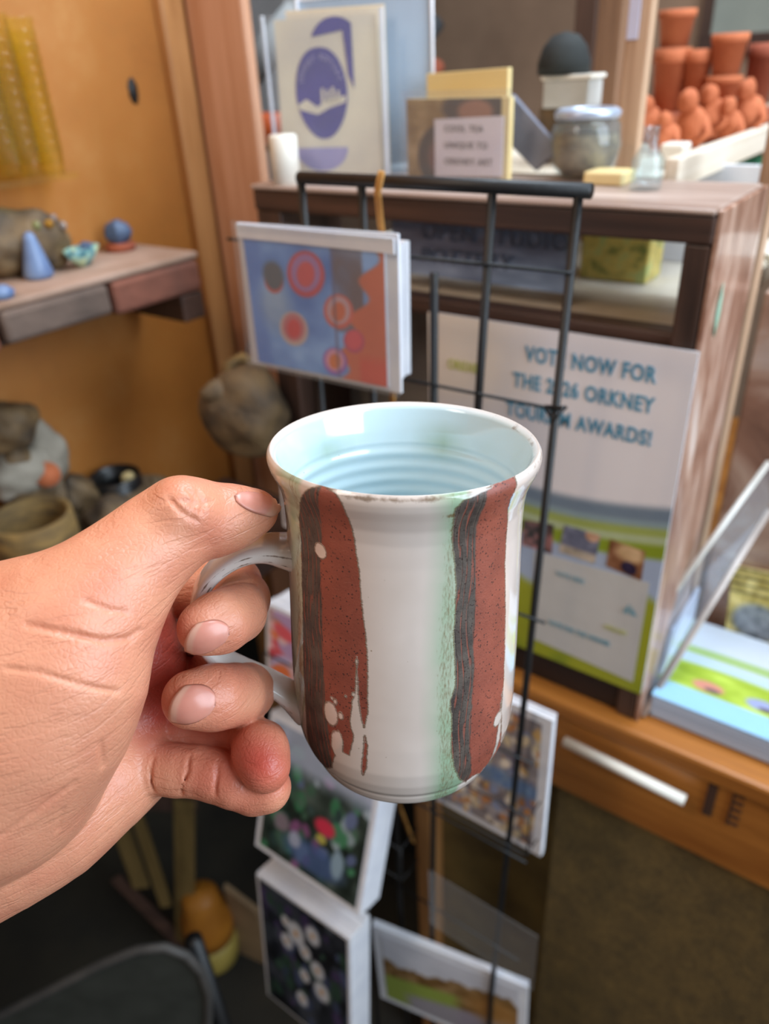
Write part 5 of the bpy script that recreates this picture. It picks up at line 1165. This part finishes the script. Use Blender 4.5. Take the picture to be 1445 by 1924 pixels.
# nails: curved plates seated on the surface
def march(x, y):
    d = A([(x - CX) / FP, -(y - CY) / FP, -1.]).astype(np.float32); s_ = .17
    for _ in range(90):
        v = float(hand_sdf((d * s_)[None])[0]); 
        if v < 2e-5: break
        s_ += v * .6 / np.linalg.norm(d)
    return d * s_
def hnorm(p):
    e = 4e-4; return nrm([float(hand_sdf((p + A(k) * e).astype(np.float32)[None])[0] - hand_sdf((p - A(k) * e).astype(np.float32)[None])[0]) for k in ((1, 0, 0), (0, 1, 0), (0, 0, 1))])
nm_ = NT('finger nail'); vO = nm_.coord(); nm_.base(nm_.mix(.12, nm_.attr('Col').outputs['Color'], nm_.noise(vO, 300, 3), 'OVERLAY')); nm_.set(Roughness=.38, Coat_Weight=.15, Coat_Roughness=.15, Subsurface_Weight=.15, Subsurface_Scale=.003)
def nail(tip_a, tip_b, cut, label_, tipcol=(204, 156, 134), bow=.16, lift=.0004):
    """tip_a, tip_b: ends of the free edge; cut: middle of the cuticle (pixels). Superellipse outline between them"""
    a, b, c = A(tip_a), A(tip_b), A(cut); mid = (a + b) / 2; ax = c - mid; w_ = (b - a) / 2; nr_, nc_ = 15, 17; V = []; C = []
    for i in range(nr_):
        s_ = i / (nr_ - 1)                               # 0 free edge .. 1 cuticle
        wd = (1 - max(0, (s_ - .25) / .75) ** 2.6) ** .5 * (1.0 + .10 * math.sin(math.pi * min(1, s_ * 1.2)))
        for j in range(nc_):
            q_ = -1 + 2 * j / (nc_ - 1); p2 = mid + ax * (s_ - bow * (1 - q_ * q_) * (1 - s_)) + w_ * q_ * wd
            p = march(*p2); n_ = hnorm(p); edge_ = min(1 - abs(q_), (1 - s_) * 1.6); rim_ = max(0, 1 - edge_ / .12)
            V.append(p + n_ * (lift * (1 - .9 * rim_ ** 2) + .0003 * (1 - q_ * q_) + .0006 * (1 - s_) ** 3 * (1 - q_ * q_)))
            base_ = lin((200, 132, 114)); k1 = np.clip((.22 - s_) / .08, 0, 1); lun = np.clip((s_ - .8) / .1, 0, 1) * .25
            col = base_ * (1 - k1) + lin(tipcol) * k1; col = col * (1 - lun) + lin((218, 164, 148)) * lun
            if rim_ > .35: col = lin((128, 78, 60)) * .55 * rim_ + col * (1 - .55 * rim_)
            C.append(col)
    F = [(i * nc_ + j, (i + 1) * nc_ + j, (i + 1) * nc_ + j + 1, i * nc_ + j + 1) for i in range(nr_ - 1) for j in range(nc_ - 1)]
    V = A(V); n0 = len(V); ring = [j for j in range(nc_)] + [i * nc_ + nc_ - 1 for i in range(1, nr_)] + [(nr_ - 1) * nc_ + j for j in range(nc_ - 2, -1, -1)] + [i * nc_ for i in range(nr_ - 2, 0, -1)]
    lowr = [V[i] - hnorm(V[i]) * .0007 for i in ring]; V = np.vstack([V, lowr]); C = np.vstack([C, [lin((120, 74, 58))] * len(ring)])
    F += [(ring[i], ring[(i + 1) % len(ring)], n0 + (i + 1) % len(ring), n0 + i) for i in range(len(ring))] + [tuple(n0 + i for i in range(len(ring)))]
    o = mobj('finger_nail', cam2w(V), F, nm_.m, hand, smooth=True, colors=C); o['label'] = label_; return o
nail((372, 1170), (354, 1230), (431, 1192), 'index finger nail with dark rim')
nail((349, 1287), (322, 1357), (405, 1326), 'middle finger nail')
nail((519, 938), (508, 972), (440, 932), 'thumb nail', bow=.1)
